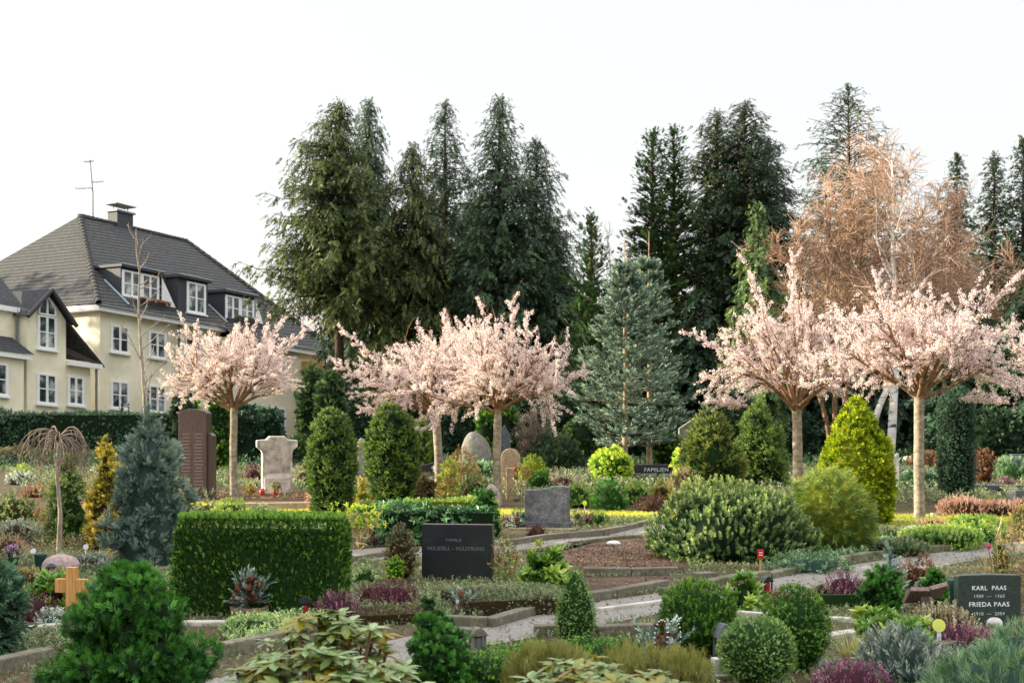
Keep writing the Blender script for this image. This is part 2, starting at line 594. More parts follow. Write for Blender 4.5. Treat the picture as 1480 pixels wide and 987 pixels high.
def cloud(g, w, h, n, temps, size, seed, mat=0, cmat=1, prof=P_cone, cover=3.4, clump=.34, tint=(.52, .22), flatten=.52):
    """a shrub built of many overlapping cushions of sprays, layered like a dwarf cypress"""
    rng = np.random.default_rng(seed)
    for i in range(n):
        u = (i + .5) / n
        a = i * 2.39996 + rng.uniform(-.4, .4)
        z = h * (u ** 1.1) * .9
        r = float(prof(np.array([u * .92]))[0]) * w / 2 * rng.uniform(.62, 1.04)
        cw = w * clump * rng.uniform(.75, 1.2) * (1.1 - .45 * u)
        sub = Geo()
        bush(sub, cw, cw * flatten, P_ball, temps, size, cover, dirs=(.8, .15, .4), amp=.12, freq=3, depth=.3, core=.62, seed=seed * 50 + i, tint=(tint[0] + rng.normal(0, .07), tint[1]), top_tint=.45)
        off = np.array([math.cos(a) * (r - cw * .28), math.sin(a) * (r - cw * .28), max(0, z - cw * flatten * .2)])
        for v, (q, m_, sm) in zip(sub.v, sub.q):
            pass
        base = 0
        V = np.concatenate(sub.v) + off
        T = np.concatenate(sub.tint)
        st = g.n
        g.v.append(V); g.tint.append(T); g.n += len(V)
        for q, m_, sm in sub.q:
            g.q.append((q + st, cmat if m_ else mat, sm))
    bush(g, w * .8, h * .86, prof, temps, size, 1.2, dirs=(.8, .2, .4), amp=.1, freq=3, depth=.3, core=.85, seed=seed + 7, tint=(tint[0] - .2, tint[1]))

# ------------------------------------------------------------------ branching
def grow(rng, S, D, L, k=5, wander=.15, bend=(0, 0, 0)):
    p, d = np.array(S, float), nrm(np.array(D, float))
    L = np.broadcast_to(np.asarray(L, float), (len(p),))
    pts = [p]
    b = np.asarray(bend, float)
    for i in range(k - 1):
        d = nrm(d + rng.normal(0, wander, d.shape) + b / (k - 1))
        p = p + d * (L / (k - 1))[:, None]
        pts.append(p)
    return np.stack(pts, 1)

def kids(rng, P, m, s0=.25, s1=1.0, ang=(.5, 1.0), up=0.0):
    n, k, _ = P.shape
    s = s0 + (s1 - s0) * (np.arange(m)[None, :] + rng.uniform(0, 1, (n, m))) / m
    f = np.clip(s * (k - 1), 0, k - 1.001)
    i = f.astype(int); fr = (f - i)[..., None]
    r = np.arange(n)[:, None]
    A, B = P[r, i], P[r, i + 1]
    S = A * (1 - fr) + B * fr
    T = nrm(B - A)
    pr = nrm(np.cross(T, rng.normal(size=T.shape)))
    a = rng.uniform(ang[0], ang[1], (n, m, 1))
    D = nrm(T * np.cos(a) + pr * np.sin(a) + np.array([0, 0, up]))
    return S.reshape(-1, 3), D.reshape(-1, 3), np.repeat(np.arange(n), m), s.ravel()

def tubes(g, P, r0, r1, sides=4, mat=0, tint=.5):
    P = np.asarray(P, float)
    n, k, _ = P.shape
    T = np.gradient(P, axis=1); T = nrm(T)
    ref = np.where(np.abs(T[:, :1, 2:3]) > .9, np.array([1., 0, 0]), np.array([0., 0, 1]))
    X = nrm(np.cross(T, np.broadcast_to(ref, T.shape))); Y = np.cross(T, X)
    r0 = np.broadcast_to(np.asarray(r0, float), (n,)); r1 = np.broadcast_to(np.asarray(r1, float), (n,))
    s = np.linspace(0, 1, k)
    R = (r0[:, None] * (1 - s) + r1[:, None] * s)
    a = np.arange(sides) * TAU / sides
    V = P[:, :, None, :] + R[:, :, None, None] * (np.cos(a)[:, None] * X[:, :, None, :] + np.sin(a)[:, None] * Y[:, :, None, :])
    idx = np.arange(n * k * sides).reshape(n, k, sides)
    nx = np.roll(idx, -1, 2)
    q = np.stack([idx[:, :-1], nx[:, :-1], nx[:, 1:], idx[:, 1:]], -1).reshape(-1, 4)
    tt = np.repeat(np.broadcast_to(np.asarray(tint, float), (n,)), k * sides)
    g.add(V.reshape(-1, 3), q, None, tt, mat, True)

def poly(pts):
    return np.array(pts, float)[None]

def trunk_geo(pts, radii, sides=14, seed=0, amp=.05):
    """one smooth tapering stem through pts"""
    rng = np.random.default_rng(seed)
    pts = np.array(pts, float); radii = np.array(radii, float)
    s = np.linspace(0, 1, len(pts)); f = np.linspace(0, 1, max(18, len(pts) * 4))
    P = np.stack([np.interp(f, s, pts[:, i]) for i in range(3)], -1)
    R = np.interp(f, s, radii)
    g = Geo()
    a = np.arange(sides) * TAU / sides
    T = nrm(np.gradient(P, axis=0))
    X = nrm(np.cross(T, np.tile([0, 1., 0.01], (len(P), 1)))); Y = np.cross(T, X)
    j = 1 + amp * rng.normal(size=(len(P), sides))
    V = P[:, None, :] + (R[:, None] * j)[..., None] * (np.cos(a)[:, None] * X[:, None, :] + np.sin(a)[:, None] * Y[:, None, :])
    idx = np.arange(len(P) * sides).reshape(len(P), sides)
    nx = np.roll(idx, -1, 1)
    q = np.stack([idx[:-1], nx[:-1], nx[1:], idx[1:]], -1).reshape(-1, 4)
    g.add(V.reshape(-1, 3), q, None, .5, 0, True)
    return g
# ------------------------------------------------------------------ materials
leaf_mat('leaf_boxwood', ['#1f3d10', '#3f6a1e', '#7ba03c'], .25)
leaf_mat('leaf_box_pale', ['#3a5a26', '#688a44', '#9db56e'], .25)
leaf_mat('leaf_thuja', ['#213e12', '#3a6220', '#7a9c42'], .25, gain=1.6)
leaf_mat('leaf_hinoki', ['#14380e', '#2a5c1a', '#528a32'], .2)
leaf_mat('leaf_hinoki_bright', ['#153a10', '#2c661a', '#5c9434'], .25)
leaf_mat('leaf_yew', ['#243a1a', '#40602c', '#7c9044'], .25)
leaf_mat('leaf_yew_gold', ['#24381a', '#4a602a', '#8c9044'], .3)
leaf_mat('leaf_gold', ['#3c5a0c', '#718c14', '#b0b62c'], .35)
leaf_mat('leaf_gold_yellow', ['#4e5418', '#8a8430', '#ccb85c'], .35)
leaf_mat('leaf_bluegreen', ['#4a5e58', '#6f847a', '#9cac9e'], .2, gain=1.25)
leaf_mat('leaf_blue_spruce', ['#3f5a58', '#6d8a84', '#aebcae'], .15)
leaf_mat('leaf_fir', ['#2c443c', '#4e6a5e', '#93a48c'], .15, gain=1.3)
leaf_mat('leaf_spruce', ['#22331d', '#3d4d28', '#70763e'], .2, nscale=.8)
leaf_mat('leaf_spruce_dark', ['#1e2f24', '#344a34', '#566c46'], .2, nscale=.8)
leaf_mat('leaf_cypress', ['#1b3220', '#33502f', '#6a7f48'], .2, nscale=.8)
leaf_mat('leaf_dark', ['#14261a', '#26402c', '#44603e'], .15, nscale=.8)
leaf_mat('leaf_hedge_far', ['#20382a', '#35543e', '#5a7a5c'], .15, nscale=.8)
leaf_mat('leaf_mugo', ['#2f4c26', '#54703a', '#9aa664'], .2)
leaf_mat('leaf_thread', ['#2e4a1c', '#526e2a', '#9aa04a'], .3)
leaf_mat('leaf_olive', ['#34341a', '#595a2a', '#86864a'], .25)
leaf_mat('leaf_rhodo', ['#a08a1c', '#7f9040', '#7c9a58', '#9bb478', '#c0cc9a'], .3, .4, .5, nscale=8, gain=.95)
leaf_mat('leaf_skimmia', ['#3d6420', '#6f9438', '#b2bc5c'], .3, .4, .45)
leaf_mat('leaf_laurel', ['#14361c', '#2c5c30', '#6c9258'], .2, .3, .6)
leaf_mat('leaf_bright', ['#4a7a18', '#8db42c', '#d4dc58'], .4)
leaf_mat('leaf_cover', ['#3a4530', '#5e6c4a', '#8f9674'], .2)
leaf_mat('leaf_cover_brown', ['#38311f', '#5f5638', '#7c7a58'], .2)
leaf_mat('leaf_sedum', ['#48643e', '#7a9664', '#b9c684'], .25)
leaf_mat('leaf_silver', ['#6c7a70', '#9aa498', '#ccd2c6'], .2)
leaf_mat('leaf_lavender', ['#465650', '#728078', '#a2a89a'], .2)
leaf_mat('leaf_juniper', ['#30503c', '#5a7a5a', '#93ac80'], .2)
leaf_mat('heather_purple', ['#4a2438', '#7a4460', '#a87f90'], .3)
leaf_mat('heather_dark', ['#3a1e26', '#643840', '#8c5c60'], .3)
leaf_mat('heather_pink', ['#b88478', '#dcaca0', '#f0d4ca'], .35, gain=1.0)
leaf_mat('heather_cream', ['#8e8466', '#bdb292', '#e4dcc4'], .3, gain=1.0)
leaf_mat('leaf_rust', ['#4c3424', '#86583c', '#b98a62'], .35, gain=1.0)
leaf_mat('leaf_autumn', ['#76683a', '#a8925a', '#d4bf86'], .35, gain=1.0)
leaf_mat('leaf_grass_pale', ['#9a9a54', '#c8c684', '#ecebc0'], .35, gain=1.0)
leaf_mat('leaf_lawn', ['#6c7420', '#a8a83c', '#d8d068'], .4, gain=1.9)
leaf_mat('blossom', ['#dfc6d6', '#f0e0ee', '#f8f2fc'], .4, .7, .1, vary=(.95, 1.0), gain=1.0)
leaf_mat('flower_pink', ['#a02048', '#d83a72', '#f08ab0'], .3)
leaf_mat('flower_violet', ['#6a3a80', '#a26ab4', '#d0a8d8'], .3)
leaf_mat('flower_white', ['#d0d0c8', '#ececE4', '#ffffff'], .3, gain=1.0)
leaf_mat('flower_red', ['#6a2028', '#964044', '#c07c78'], .3)
leaf_mat('leaf_litter', ['#3a2c22', '#6c5240', '#a08468'], .2, gain=1.0)
leaf_mat('twig_birch', ['#836b59', '#ad8d75', '#d3b59d'], 0, .8, .1, vary=(.85, 1), gain=1.0)
leaf_mat('twig_grey', ['#5c5048', '#85776a', '#aa9c8c'], 0, .8, .1, gain=1.0)
leaf_mat('twig_light', ['#8c7a5c', '#b49e78', '#d4c29c'], 0, .8, .1, gain=1.0)
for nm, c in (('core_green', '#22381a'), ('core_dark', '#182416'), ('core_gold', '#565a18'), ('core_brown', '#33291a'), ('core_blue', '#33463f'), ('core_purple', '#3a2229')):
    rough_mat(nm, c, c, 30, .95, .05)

def bark(name, c0, c1, sz=(14, 14, 3), rough=.9, bands=None):
    m, nt, out = new_mat(name)
    tc = nt.nodes.new('ShaderNodeTexCoord'); mp = nt.nodes.new('ShaderNodeMapping')
    mp.inputs['Scale'].default_value = sz
    n = nt.nodes.new('ShaderNodeTexNoise'); n.inputs['Scale'].default_value = 1; n.inputs['Detail'].default_value = 6
    nt.links.new(tc.outputs['Object'], mp.inputs['Vector']); nt.links.new(mp.outputs[0], n.inputs['Vector'])
    c = ramp(nt, n.outputs['Fac'], [(.32, hexc(c0)), (.62, hexc(c1))])
    h = n.outputs['Fac']
    if bands:
        mp2 = nt.nodes.new('ShaderNodeMapping'); mp2.inputs['Scale'].default_value = (2.0, 2.0, bands[1])
        n2 = nt.nodes.new('ShaderNodeTexNoise'); n2.inputs['Scale'].default_value = 1; n2.inputs['Detail'].default_value = 3
        nt.links.new(tc.outputs['Object'], mp2.inputs['Vector']); nt.links.new(mp2.outputs[0], n2.inputs['Vector'])
        f = ramp(nt, n2.outputs['Fac'], [(.54, (0, 0, 0, 1)), (.68, (1, 1, 1, 1))])
        c = mixc(nt, f, c, hexc(bands[0]))
    principled(nt, out, c, rough, .15, h, .02)
bark('bark_cherry', '#6a5f52', '#a09482', (10, 10, 16), .85, ('#857a6a', 9))
bark('bark_limb', '#5a4232', '#8e7056', (12, 12, 12))
bark('bark_dark', '#2a2019', '#4e4034', (10, 10, 3))
bark('bark_grey', '#77695a', '#a2968a', (14, 14, 5))
bark('bark_birch', '#e0dace', '#fbf8f2', (3, 3, 8), .8, ('#3a342e', 7))
bark('bark_fir', '#7a6450', '#b09a80', (8, 8, 5))

rough_mat('soil', '#3a3026', '#6b5a48', 26, .95, .1, .02, 8, '#4c4a30', 1.1)
rough_mat('soil_dark', '#302722', '#5f5048', 38, .95, .1, .02, 8, '#6a5244', 2.2)
rough_mat('soil_red', '#6c4a3a', '#a07458', 22, .95, .1, .02, 8, '#4a3024', 1.6)
rough_mat('lawn_base', '#8c8c34', '#c4bc58', 9, .95, .05, .02, 6, '#58601e', 1.2)
rough_mat('concrete', '#565148', '#87816f', 34, .9, .2, .004, 8, '#5a5648', 3.0)
rough_mat('concrete_pale', '#a6a298', '#c8c4b8', 28, .9, .2, .003, 8, '#8c887c', 4)
rough_mat('concrete_mossy', '#5a5747', '#8d8774', 26, .95, .15, .006, 8, '#464a2c', 2.4)
rough_mat('granite_grey', '#23272c', '#7d8084', 55, .5, .4, .002, 10, '#3a3d42', 7)
rough_mat('granite_green', '#1e2a28', '#39473f', 60, .45, .4, .001, 10)
rough_mat('granite_red', '#5c4440', '#a08880', 60, .6, .35, .002, 10)
rough_mat('granite_brown', '#3a2b28', '#61504b', 40, .3, .5, .001, 8)
rough_mat('rock_grey', '#5c5b56', '#98958c', 10, .9, .2, .02, 8, '#6c6450', 2.6)
rough_mat('rock_pink', '#8c7676', '#b8a2a0', 30, .85, .2, .006, 8)
rough_mat('stone_white', '#c6c0b6', '#e8e3d8', 16, .85, .2, .01, 8, '#8f887c', 3.2)
rough_mat('stone_light_face', '#b4aea4', '#d4cec2', 48, .9, .15, .012, 8, '#7e7a72', 5.0)
rough_mat('stone_tan', '#8c765e', '#baa388', 20, .85, .2, .008, 8)
rough_mat('slate', '#3a4046', '#565e66', 16, .6, .3, .004, 6)
rough_mat('pebble', '#b4b2ac', '#e4e2dc', 18, .7, .3, .004, 6)
plain_mat('letter_light', '#c6cacb', .5)
plain_mat('letter_dim', '#6d7476', .6)
plain_mat('letter_white', '#e8ebec', .5)
plain_mat('letter_brown', '#7c6a62', .5)
plain_mat('black_metal', '#26282a', .45)
plain_mat('grey_metal', '#6a6d70', .5)
plain_mat('white_plastic', '#e6e8ee', .5)
plain_mat('yellow_plastic', '#dadf6a', .5)
plain_mat('lime_plastic', '#d8e020', .5)
plain_mat('red_plastic', '#c41c18', .45)
plain_mat('green_plastic', '#123c34', .35, .5)
plain_mat('terracotta', '#7a5f52', .85)
plain_mat('cone_brown', '#6c4630', .8)
plain_mat('ribbon_red', '#86342a', .6)
plain_mat('pearl', '#eef0f0', .3, .6)
plain_mat('glass_red', '#a8221c', .15, .6)
plain_mat('glass_amber', '#b0561c', .15, .6)
plain_mat('pole_bamboo', '#b89a6a', .7)

def black_polish():
    m, nt, out = new_mat('black_granite')
    n = tex_noise(nt, 90, 4); n2 = tex_noise(nt, 3.2, 5)
    c = ramp(nt, n, [(.35, hexc('#16191c')), (.75, hexc('#282c30'))])
    c = mixc(nt, ramp(nt, n2, [(.5, (0, 0, 0, 1)), (.8, (.5, .5, .5, 1))]), c, hexc('#3a4046'))
    principled(nt, out, c, .32, .5, n2, .001)
black_polish()

def wood_mat():
    m, nt, out = new_mat('oak_wood')
    tc = nt.nodes.new('ShaderNodeTexCoord'); mp = nt.nodes.new('ShaderNodeMapping')
    mp.inputs['Scale'].default_value = (60, 60, 5)
    n = nt.nodes.new('ShaderNodeTexNoise'); n.inputs['Scale'].default_value = 1; n.inputs['Detail'].default_value = 5
    nt.links.new(tc.outputs['Object'], mp.inputs['Vector']); nt.links.new(mp.outputs[0], n.inputs['Vector'])
    c = ramp(nt, n.outputs['Fac'], [(.3, hexc('#b07a40')), (.7, hexc('#d8a468'))])
    principled(nt, out, c, .5, .35, n.outputs['Fac'], .001)
wood_mat()

def gravel_mat():
    m, nt, out = new_mat('gravel')
    tc = nt.nodes.new('ShaderNodeTexCoord')
    v = nt.nodes.new('ShaderNodeTexVoronoi'); v.inputs['Scale'].default_value = 110
    nt.links.new(tc.outputs['Object'], v.inputs['Vector'])
    n = tex_noise(nt, 2.5, 6)
    sep = nt.nodes.new('ShaderNodeSeparateColor'); nt.links.new(v.outputs['Color'], sep.inputs[0])
    c = ramp(nt, sep.outputs[0], [(.1, hexc('#6c6965')), (.5, hexc('#85817c')), (.9, hexc('#9c9892'))])
    c = mixc(nt, ramp(nt, n, [(.45, (0, 0, 0, 1)), (.75, (.7, .7, .7, 1))]), c, hexc('#7a7060'))
    principled(nt, out, c, .9, .2, v.outputs['Distance'], .012)
gravel_mat()

# ------------------------------------------------------------------ daylight: pale winter sky, low warm sun from the left and a little behind
SUN_EL, SUN_AZ = math.radians(15), math.radians(172)      # azimuth counter-clockwise from +X
sd = Vector((math.cos(SUN_EL) * math.cos(SUN_AZ), math.cos(SUN_EL) * math.sin(SUN_AZ), math.sin(SUN_EL)))
w = bpy.data.worlds.new("World"); scene.world = w; w.use_nodes = True
nt = w.node_tree; nt.nodes.clear()
wo = nt.nodes.new('ShaderNodeOutputWorld')
sky = nt.nodes.new('ShaderNodeTexSky'); sky.sky_type = 'NISHITA'; sky.sun_disc = False
sky.sun_elevation = SUN_EL; sky.sun_rotation = math.pi / 2 - SUN_AZ
sky.air_density = 1.0; sky.dust_density = 2.5
b1 = nt.nodes.new('ShaderNodeBackground'); b1.inputs['Strength'].default_value = .08
nt.links.new(sky.outputs[0], b1.inputs['Color'])
b2 = nt.nodes.new('ShaderNodeBackground'); b2.inputs['Strength'].default_value = 1.0   # thin high haze, brightest overhead, a little warm low down
wtc = nt.nodes.new('ShaderNodeTexCoord'); wsx = nt.nodes.new('ShaderNodeSeparateXYZ'); nt.links.new(wtc.outputs['Generated'], wsx.inputs[0])
nt.links.new(ramp(nt, wsx.outputs['Z'], [(0.0, (.80, .775, .73, 1)), (.12, (.82, .81, .79, 1)), (.28, (.85, .825, .80, 1)), (.55, (1.8, 1.8, 1.8, 1)), (1.0, (2.5, 2.5, 2.5, 1))]), b2.inputs['Color'])
ad = nt.nodes.new('ShaderNodeAddShader')
nt.links.new(b1.outputs[0], ad.inputs[0]); nt.links.new(b2.outputs[0], ad.inputs[1]); nt.links.new(ad.outputs[0], wo.inputs[0])
sun = bpy.data.lights.new('sun', 'SUN'); sun.energy = 5.0; sun.angle = math.radians(.6); sun.color = (2.6, 2.3, 1.76)
so = bpy.data.objects.new('sun', sun); COL.objects.link(so)
so.rotation_euler = (-sd).to_track_quat('-Z', 'Y').to_euler()

cam = bpy.data.cameras.new('camera'); co = bpy.data.objects.new('camera', cam); COL.objects.link(co)
co.location = (0, 0, EYE); co.rotation_euler = (math.pi / 2, 0, 0)
cam.sensor_width = 36; cam.lens = 36 * F_PX / 1480
cam.shift_y = (HOR - 493.5) / 1480
cam.clip_end = 2000; cam.clip_start = .1
cam.dof.use_dof = True; cam.dof.focus_distance = 14.5; cam.dof.aperture_fstop = 5.6
scene.camera = co
scene.view_settings.view_transform = 'Standard'; scene.view_settings.look = 'None'; scene.view_settings.exposure = 0

# ------------------------------------------------------------------ ground, lawn, paths, kerbs
def sheet(name, pts, z, mat, kind='structure'):
    g = Geo()
    V = [(x, y, z) for x, y in pts]
    bm = bmesh.new()
    f = bm.faces.new([bm.verts.new(v) for v in V])
    if f.normal.z < 0: f.normal_flip()
    bmesh.ops.triangulate(bm, faces=bm.faces[:])
    o = bm_obj(name, bm, mat)
    for p in o.data.polygons:
        if p.normal.z < 0: p.flip()
    return tag(o, kind=kind)

sheet('ground', [(-260, -30), (260, -30), (260, 900), (-260, 900)], 0, 'soil')
G = lambda *pp: [gp(*p) for p in pp]
BARE = [G((842, 832), (978, 828), (1000, 812), (935, 778), (880, 778), (820, 795), (752, 800)), G((850, 866), (975, 846), (965, 832), (845, 836), (790, 850)), G((20, 912), (110, 890), (115, 875), (30, 888)), [(-6.6, 28.0), (-3.4, 27.2), (-3.5, 29.6), (-6.2, 30.4)]]
path_pts = [(-1.6, 8.0), (-.2, 9.95), (1.25, 11.65), (2.8, 13.25), (5.0, 15.7), (7.5, 18.2), (11, 21), (11, 22.3), (7.0, 18.75), (4.4, 16.15), (2.2, 13.75), (.72, 12.35), (-.25, 11.2), (-1.2, 9.7), (-2.2, 8.2)]
sheet('gravel_path', path_pts, .004, 'gravel')
path2_pts = [(-5, 14.6), (-3.2, 15.2), (-1.9, 15.75), (.08, 16.85), (.79, 18), (1.9, 19.6), (3.3, 21.4), (2.9, 22.1), (2.18, 21.4), (1.28, 20.1), (0, 18.65), (-1.4, 17.6), (-2.2, 16.85), (-3.4, 16.3), (-5, 15.6)]
sheet('gravel_path', path2_pts, .004, 'gravel')
sheet('lawn', [(-6.2, 24.4), (-3.5, 23.6), (-1.0, 22.6), (.6, 21.9), (2.6, 21.9), (4.5, 20.6), (6.5, 20.7), (9, 21.2), (12, 21.8), (14, 23.6), (9, 22.9), (6.0, 23.0), (3.0, 23.4), (0, 24.2), (-3, 25.4), (-6.2, 26.4)], .004, 'lawn_base')
sheet('grave_soil', G((842, 832), (978, 828), (1000, 812), (935, 778), (880, 778), (820, 795), (752, 800)), .004, 'soil_dark')
sheet('grave_soil', G((850, 866), (975, 846), (965, 832), (845, 836), (790, 850)), .004, 'soil_dark')
sheet('grave_soil', G((20, 912), (110, 890), (115, 875), (30, 888)), .004, 'soil_dark')
sheet('grave_soil', [(-6.6, 28.0), (-3.4, 27.2), (-3.5, 29.6), (-6.2, 30.4)], .004, 'soil_red')

def kerb(pts, wdt=.09, h=.11, mat='concrete', blk=.85, seed=0, name='kerb'):
    """a row of kerb stones along pts (world), a little uneven"""
    rng = random.Random(seed); h *= .68
    bm = bmesh.new()
    for (x0, y0), (x1, y1) in zip(pts, pts[1:]):
        L = math.hypot(x1 - x0, y1 - y0); n = max(1, round(L / blk)); a = math.atan2(y1 - y0, x1 - x0)
        for i in range(n):
            t = (i + .5) / n
            b = bevel_box((L / n - .012, wdt * rng.uniform(.92, 1.06), h + .06), .012, 2)
            M = Matrix.Translation((x0 + (x1 - x0) * t + rng.uniform(-.006, .006), y0 + (y1 - y0) * t + rng.uniform(-.006, .006), h / 2 - .03 + rng.uniform(-.008, .008))) @ Matrix.Rotation(a + rng.uniform(-.015, .015), 4, 'Z') @ Matrix.Rotation(rng.uniform(-.02, .02), 4, 'Y')
            me = bpy.data.meshes.new('t'); b.transform(M); b.to_mesh(me); b.free(); bm.from_mesh(me); bpy.data.meshes.remove(me)
    return tag(bm_obj(name, bm, mat), kind='structure')

kerb(G((640, 903), (705, 906), (800, 878), (962, 850)), .11, .12, 'concrete', 1.0, 1)
kerb([(1.35, 12.75)] + G((1055, 843), (1110, 836), (1260, 806), (1425, 791)), .11, .11, 'concrete_mossy', .7, 2)
kerb(G((770, 918), (860, 918), (950, 915)), .12, .12, 'concrete', 1.6, 3)
kerb(G((865, 884), (960, 872)), .07, .06, 'concrete_pale', 1.6, 4)
kerb(G((842, 832), (980, 830)), .12, .11, 'concrete', .5, 5)
kerb(G((752, 799), (822, 788), (880, 780), (938, 776)), .07, .06, 'concrete_mossy', 1.0, 6)
kerb(G((735, 788), (790, 780), (868, 774), (950, 755)), .1, .12, 'concrete', 1.1, 7)
kerb(G((318, 948), (405, 930)), .12, .13, 'concrete_mossy', .9, 8)
kerb(G((-60, 985), (70, 955)), .12, .13, 'concrete', 1.2, 9)
kerb(G((10, 915), (88, 904)), .1, .05, 'concrete_pale', .7, 10)
kerb(G((262, 903), (338, 903)), .12, .05, 'concrete_pale', .7, 11)
kerb(G((20, 866), (160, 850), (175, 838)), .1, .09, 'concrete', 1, 12)
kerb(G((430, 824), (505, 811), (585, 800)), .1, .1, 'concrete', 1, 13)
kerb(G((1050, 888), (1110, 893), (1270, 900)), .08, .05, 'concrete_pale', .9, 14)
kerb(G((1195, 922), (1255, 915)), .12, .06, 'concrete_pale', .9, 15)
kerb(G((1200, 938), (1150, 935)), .1, .1, 'concrete', .9, 16)
kerb(G((1350, 945), (1422, 938)), .12, .12, 'concrete', .9, 17)
kerb(G((1290, 728), (1350, 724), (1480, 728)), .12, .13, 'concrete', 1.4, 18)
kerb(G((1345, 746), (1480, 745)), .1, .06, 'concrete_pale', 1.2, 19)
kerb(G((340, 738), (452, 736)), .18, .18, 'stone_tan', 1.6, 20)
kerb(G((450, 726), (530, 722)), .14, .16, 'concrete', 1.6, 21)
kerb(G((790, 733), (960, 733)), .08, .06, 'concrete_mossy', 1.2, 22)
kerb(G((1080, 980), (1200, 960)), .12, .05, 'slate', 1.0, 23)

def in_poly(P, poly_):
    x, y = P[:, 0], P[:, 1]
    c = np.zeros(len(P), bool)
    n = len(poly_)
    for i in range(n):
        x0, y0 = poly_[i]; x1, y1 = poly_[i - 1]
        c ^= ((y0 > y) != (y1 > y)) & (x < (x1 - x0) * (y - y0) / (y1 - y0 + 1e-12) + x0)
    return c

def carpet(name, pts, dens, temps, size, mats, up=1.0, spread=.6, seed=0, h=.0, tint=(.5, .25), clump=0.0, flat=False, freq=3.0):
    """ground cover nobody could count"""
    rng = np.random.default_rng(seed)
    pts = np.array(pts)
    lo, hi = pts.min(0), pts.max(0)
    A = np.prod(hi - lo)
    P = rng.uniform(lo, hi, (int(dens * A), 2))
    P = P[in_poly(P, pts)]
    for pp in [path_pts, path2_pts] + BARE:
        P = P[~in_poly(P, pp)] if name != 'fallen_leaves' else P
    L = lumps(rng, freq)(np.c_[P, np.zeros(len(P))])
    if clump:
        k = rng.uniform(-1, 1, len(P)) < L / clump
        P, L = P[k], L[k]
    n = len(P)
    z = np.maximum(0.006, h * (1 + .4 * L) * rng.uniform(.3, 1, n)) if h else np.full(n, .008)
    D = rng.normal(0, spread, (n, 3)) + np.array([0, 0, up])
    g = Geo()
    scatter(g, temps, np.c_[P, z], D, size * rng.uniform(.6, 1.3, n), tint[0] + rng.normal(0, tint[1], n) + .15 * L, rng)
    return tag(g.build(name, mats), kind='stuff')

FLATLEAF[:] = [np.array([leaf_quad((0, 0, 0), (0, 1, .15), (1, 0, .1), 1, .7, .1)]), np.array([leaf_quad((0, 0, 0), (0, 1, .3), (1, 0, -.2), 1, .6, -.1)])]
carpet('grass', [(-6.2, 24.4), (-3.5, 23.6), (-1.0, 22.6), (.6, 21.9), (2.6, 21.9), (4.5, 20.6), (6.5, 20.7), (9, 21.2), (12, 21.8), (14, 23.6), (9, 22.9), (6.0, 23.0), (3.0, 23.4), (0, 24.2), (-3, 25.4), (-6.2, 26.4)], 500, TUFT, .05, 'leaf_lawn', 1, .3, 3)
carpet('fallen_leaves', [(-5, 6.5), (4, 6.5), (9, 20), (-7, 20)], 170, FLATLEAF, .03, 'leaf_litter', 1, .25, 4, clump=1.2)
carpet('fallen_leaves', G((842, 832), (1080, 828), (1110, 820), (935, 778), (820, 795)), 700, FLATLEAF, .03, 'leaf_litter', 1, .3, 5)
carpet('fallen_leaves', [(-6.6, 28.0), (-3.4, 27.2), (-3.5, 29.6), (-6.2, 30.4)], 200, FLATLEAF, .06, 'leaf_litter', 1, .3, 6)
# low planting between the graves
carpet('moss', [(-6.5, 7), (5, 7), (13, 21.5), (-9, 24)], 420, SPRIG, .035, 'leaf_cover', 1, .8, 40, .0, clump=1.1, freq=2.2)
carpet('moss', [(-6.5, 7), (5, 7), (13, 21.5), (-9, 24)], 260, SPRIG, .04, 'leaf_sedum', 1, .8, 41, .0, clump=.9, freq=1.6, tint=(.3, .2))
carpet('ground_cover', G((0, 950), (150, 935), (90, 912), (0, 925)), 1100, SPRIG, .055, 'leaf_cover', 1, .7, 11, .02)
carpet('ground_cover', G((330, 942), (400, 926), (500, 905), (470, 890), (330, 905)), 900, SPRIG, .06, 'leaf_sedum', 1, .5, 12, .05)
carpet('ground_cover', G((500, 900), (700, 895), (690, 862), (520, 850), (500, 862)), 800, SPRIG, .05, 'leaf_cover', 1, .7, 13, .03)
carpet('ground_cover', G((20, 860), (230, 845), (230, 805), (-60, 812)), 500, SPRIG, .06, 'leaf_cover', 1, .7, 14, .04, clump=1)
carpet('ground_cover', G((-60, 800), (160, 795), (160, 740), (-60, 745)), 260, SPRIG, .09, 'leaf_cover_brown', 1, .7, 15, .06, clump=1)
carpet('ground_cover', G((850, 912), (945, 908), (960, 892), (880, 892)), 260, SPRIG, .05, 'leaf_cover', 1, .7, 16, .0, clump=1)
carpet('ground_cover', G((1120, 830), (1260, 803), (1300, 780), (1150, 800)), 700, SPRIG, .06, 'leaf_juniper', 1, .7, 17, .05)
carpet('ground_cover', G((1190, 975), (1480, 985), (1480, 940), (1260, 935)), 700, SPRIG, .05, 'leaf_lavender', 1, .7, 18, .03)
carpet('ground_cover', G((430, 800), (500, 790), (620, 760), (560, 745), (420, 760)), 300, SPRIG, .08, 'leaf_cover', 1, .7, 19, .04, clump=1.2)
carpet('ground_cover', G((720, 770), (870, 768), (930, 752), (850, 748), (720, 760)), 500, SPRIG, .06, 'leaf_cover', 1, .7, 20, .03, clump=1.2)
carpet('ground_cover', [(-9, 27), (-1, 27), (3, 25), (12, 24), (18, 30), (14, 44), (-16, 44)], 60, SPRIG, .16, 'leaf_cover', 1, .6, 21, .08, clump=1.5)
carpet('ground_cover', [(-30, 40), (30, 40), (40, 60), (-40, 60)], 12, SPRIG, .3, 'leaf_dark', 1, .6, 22, .1)
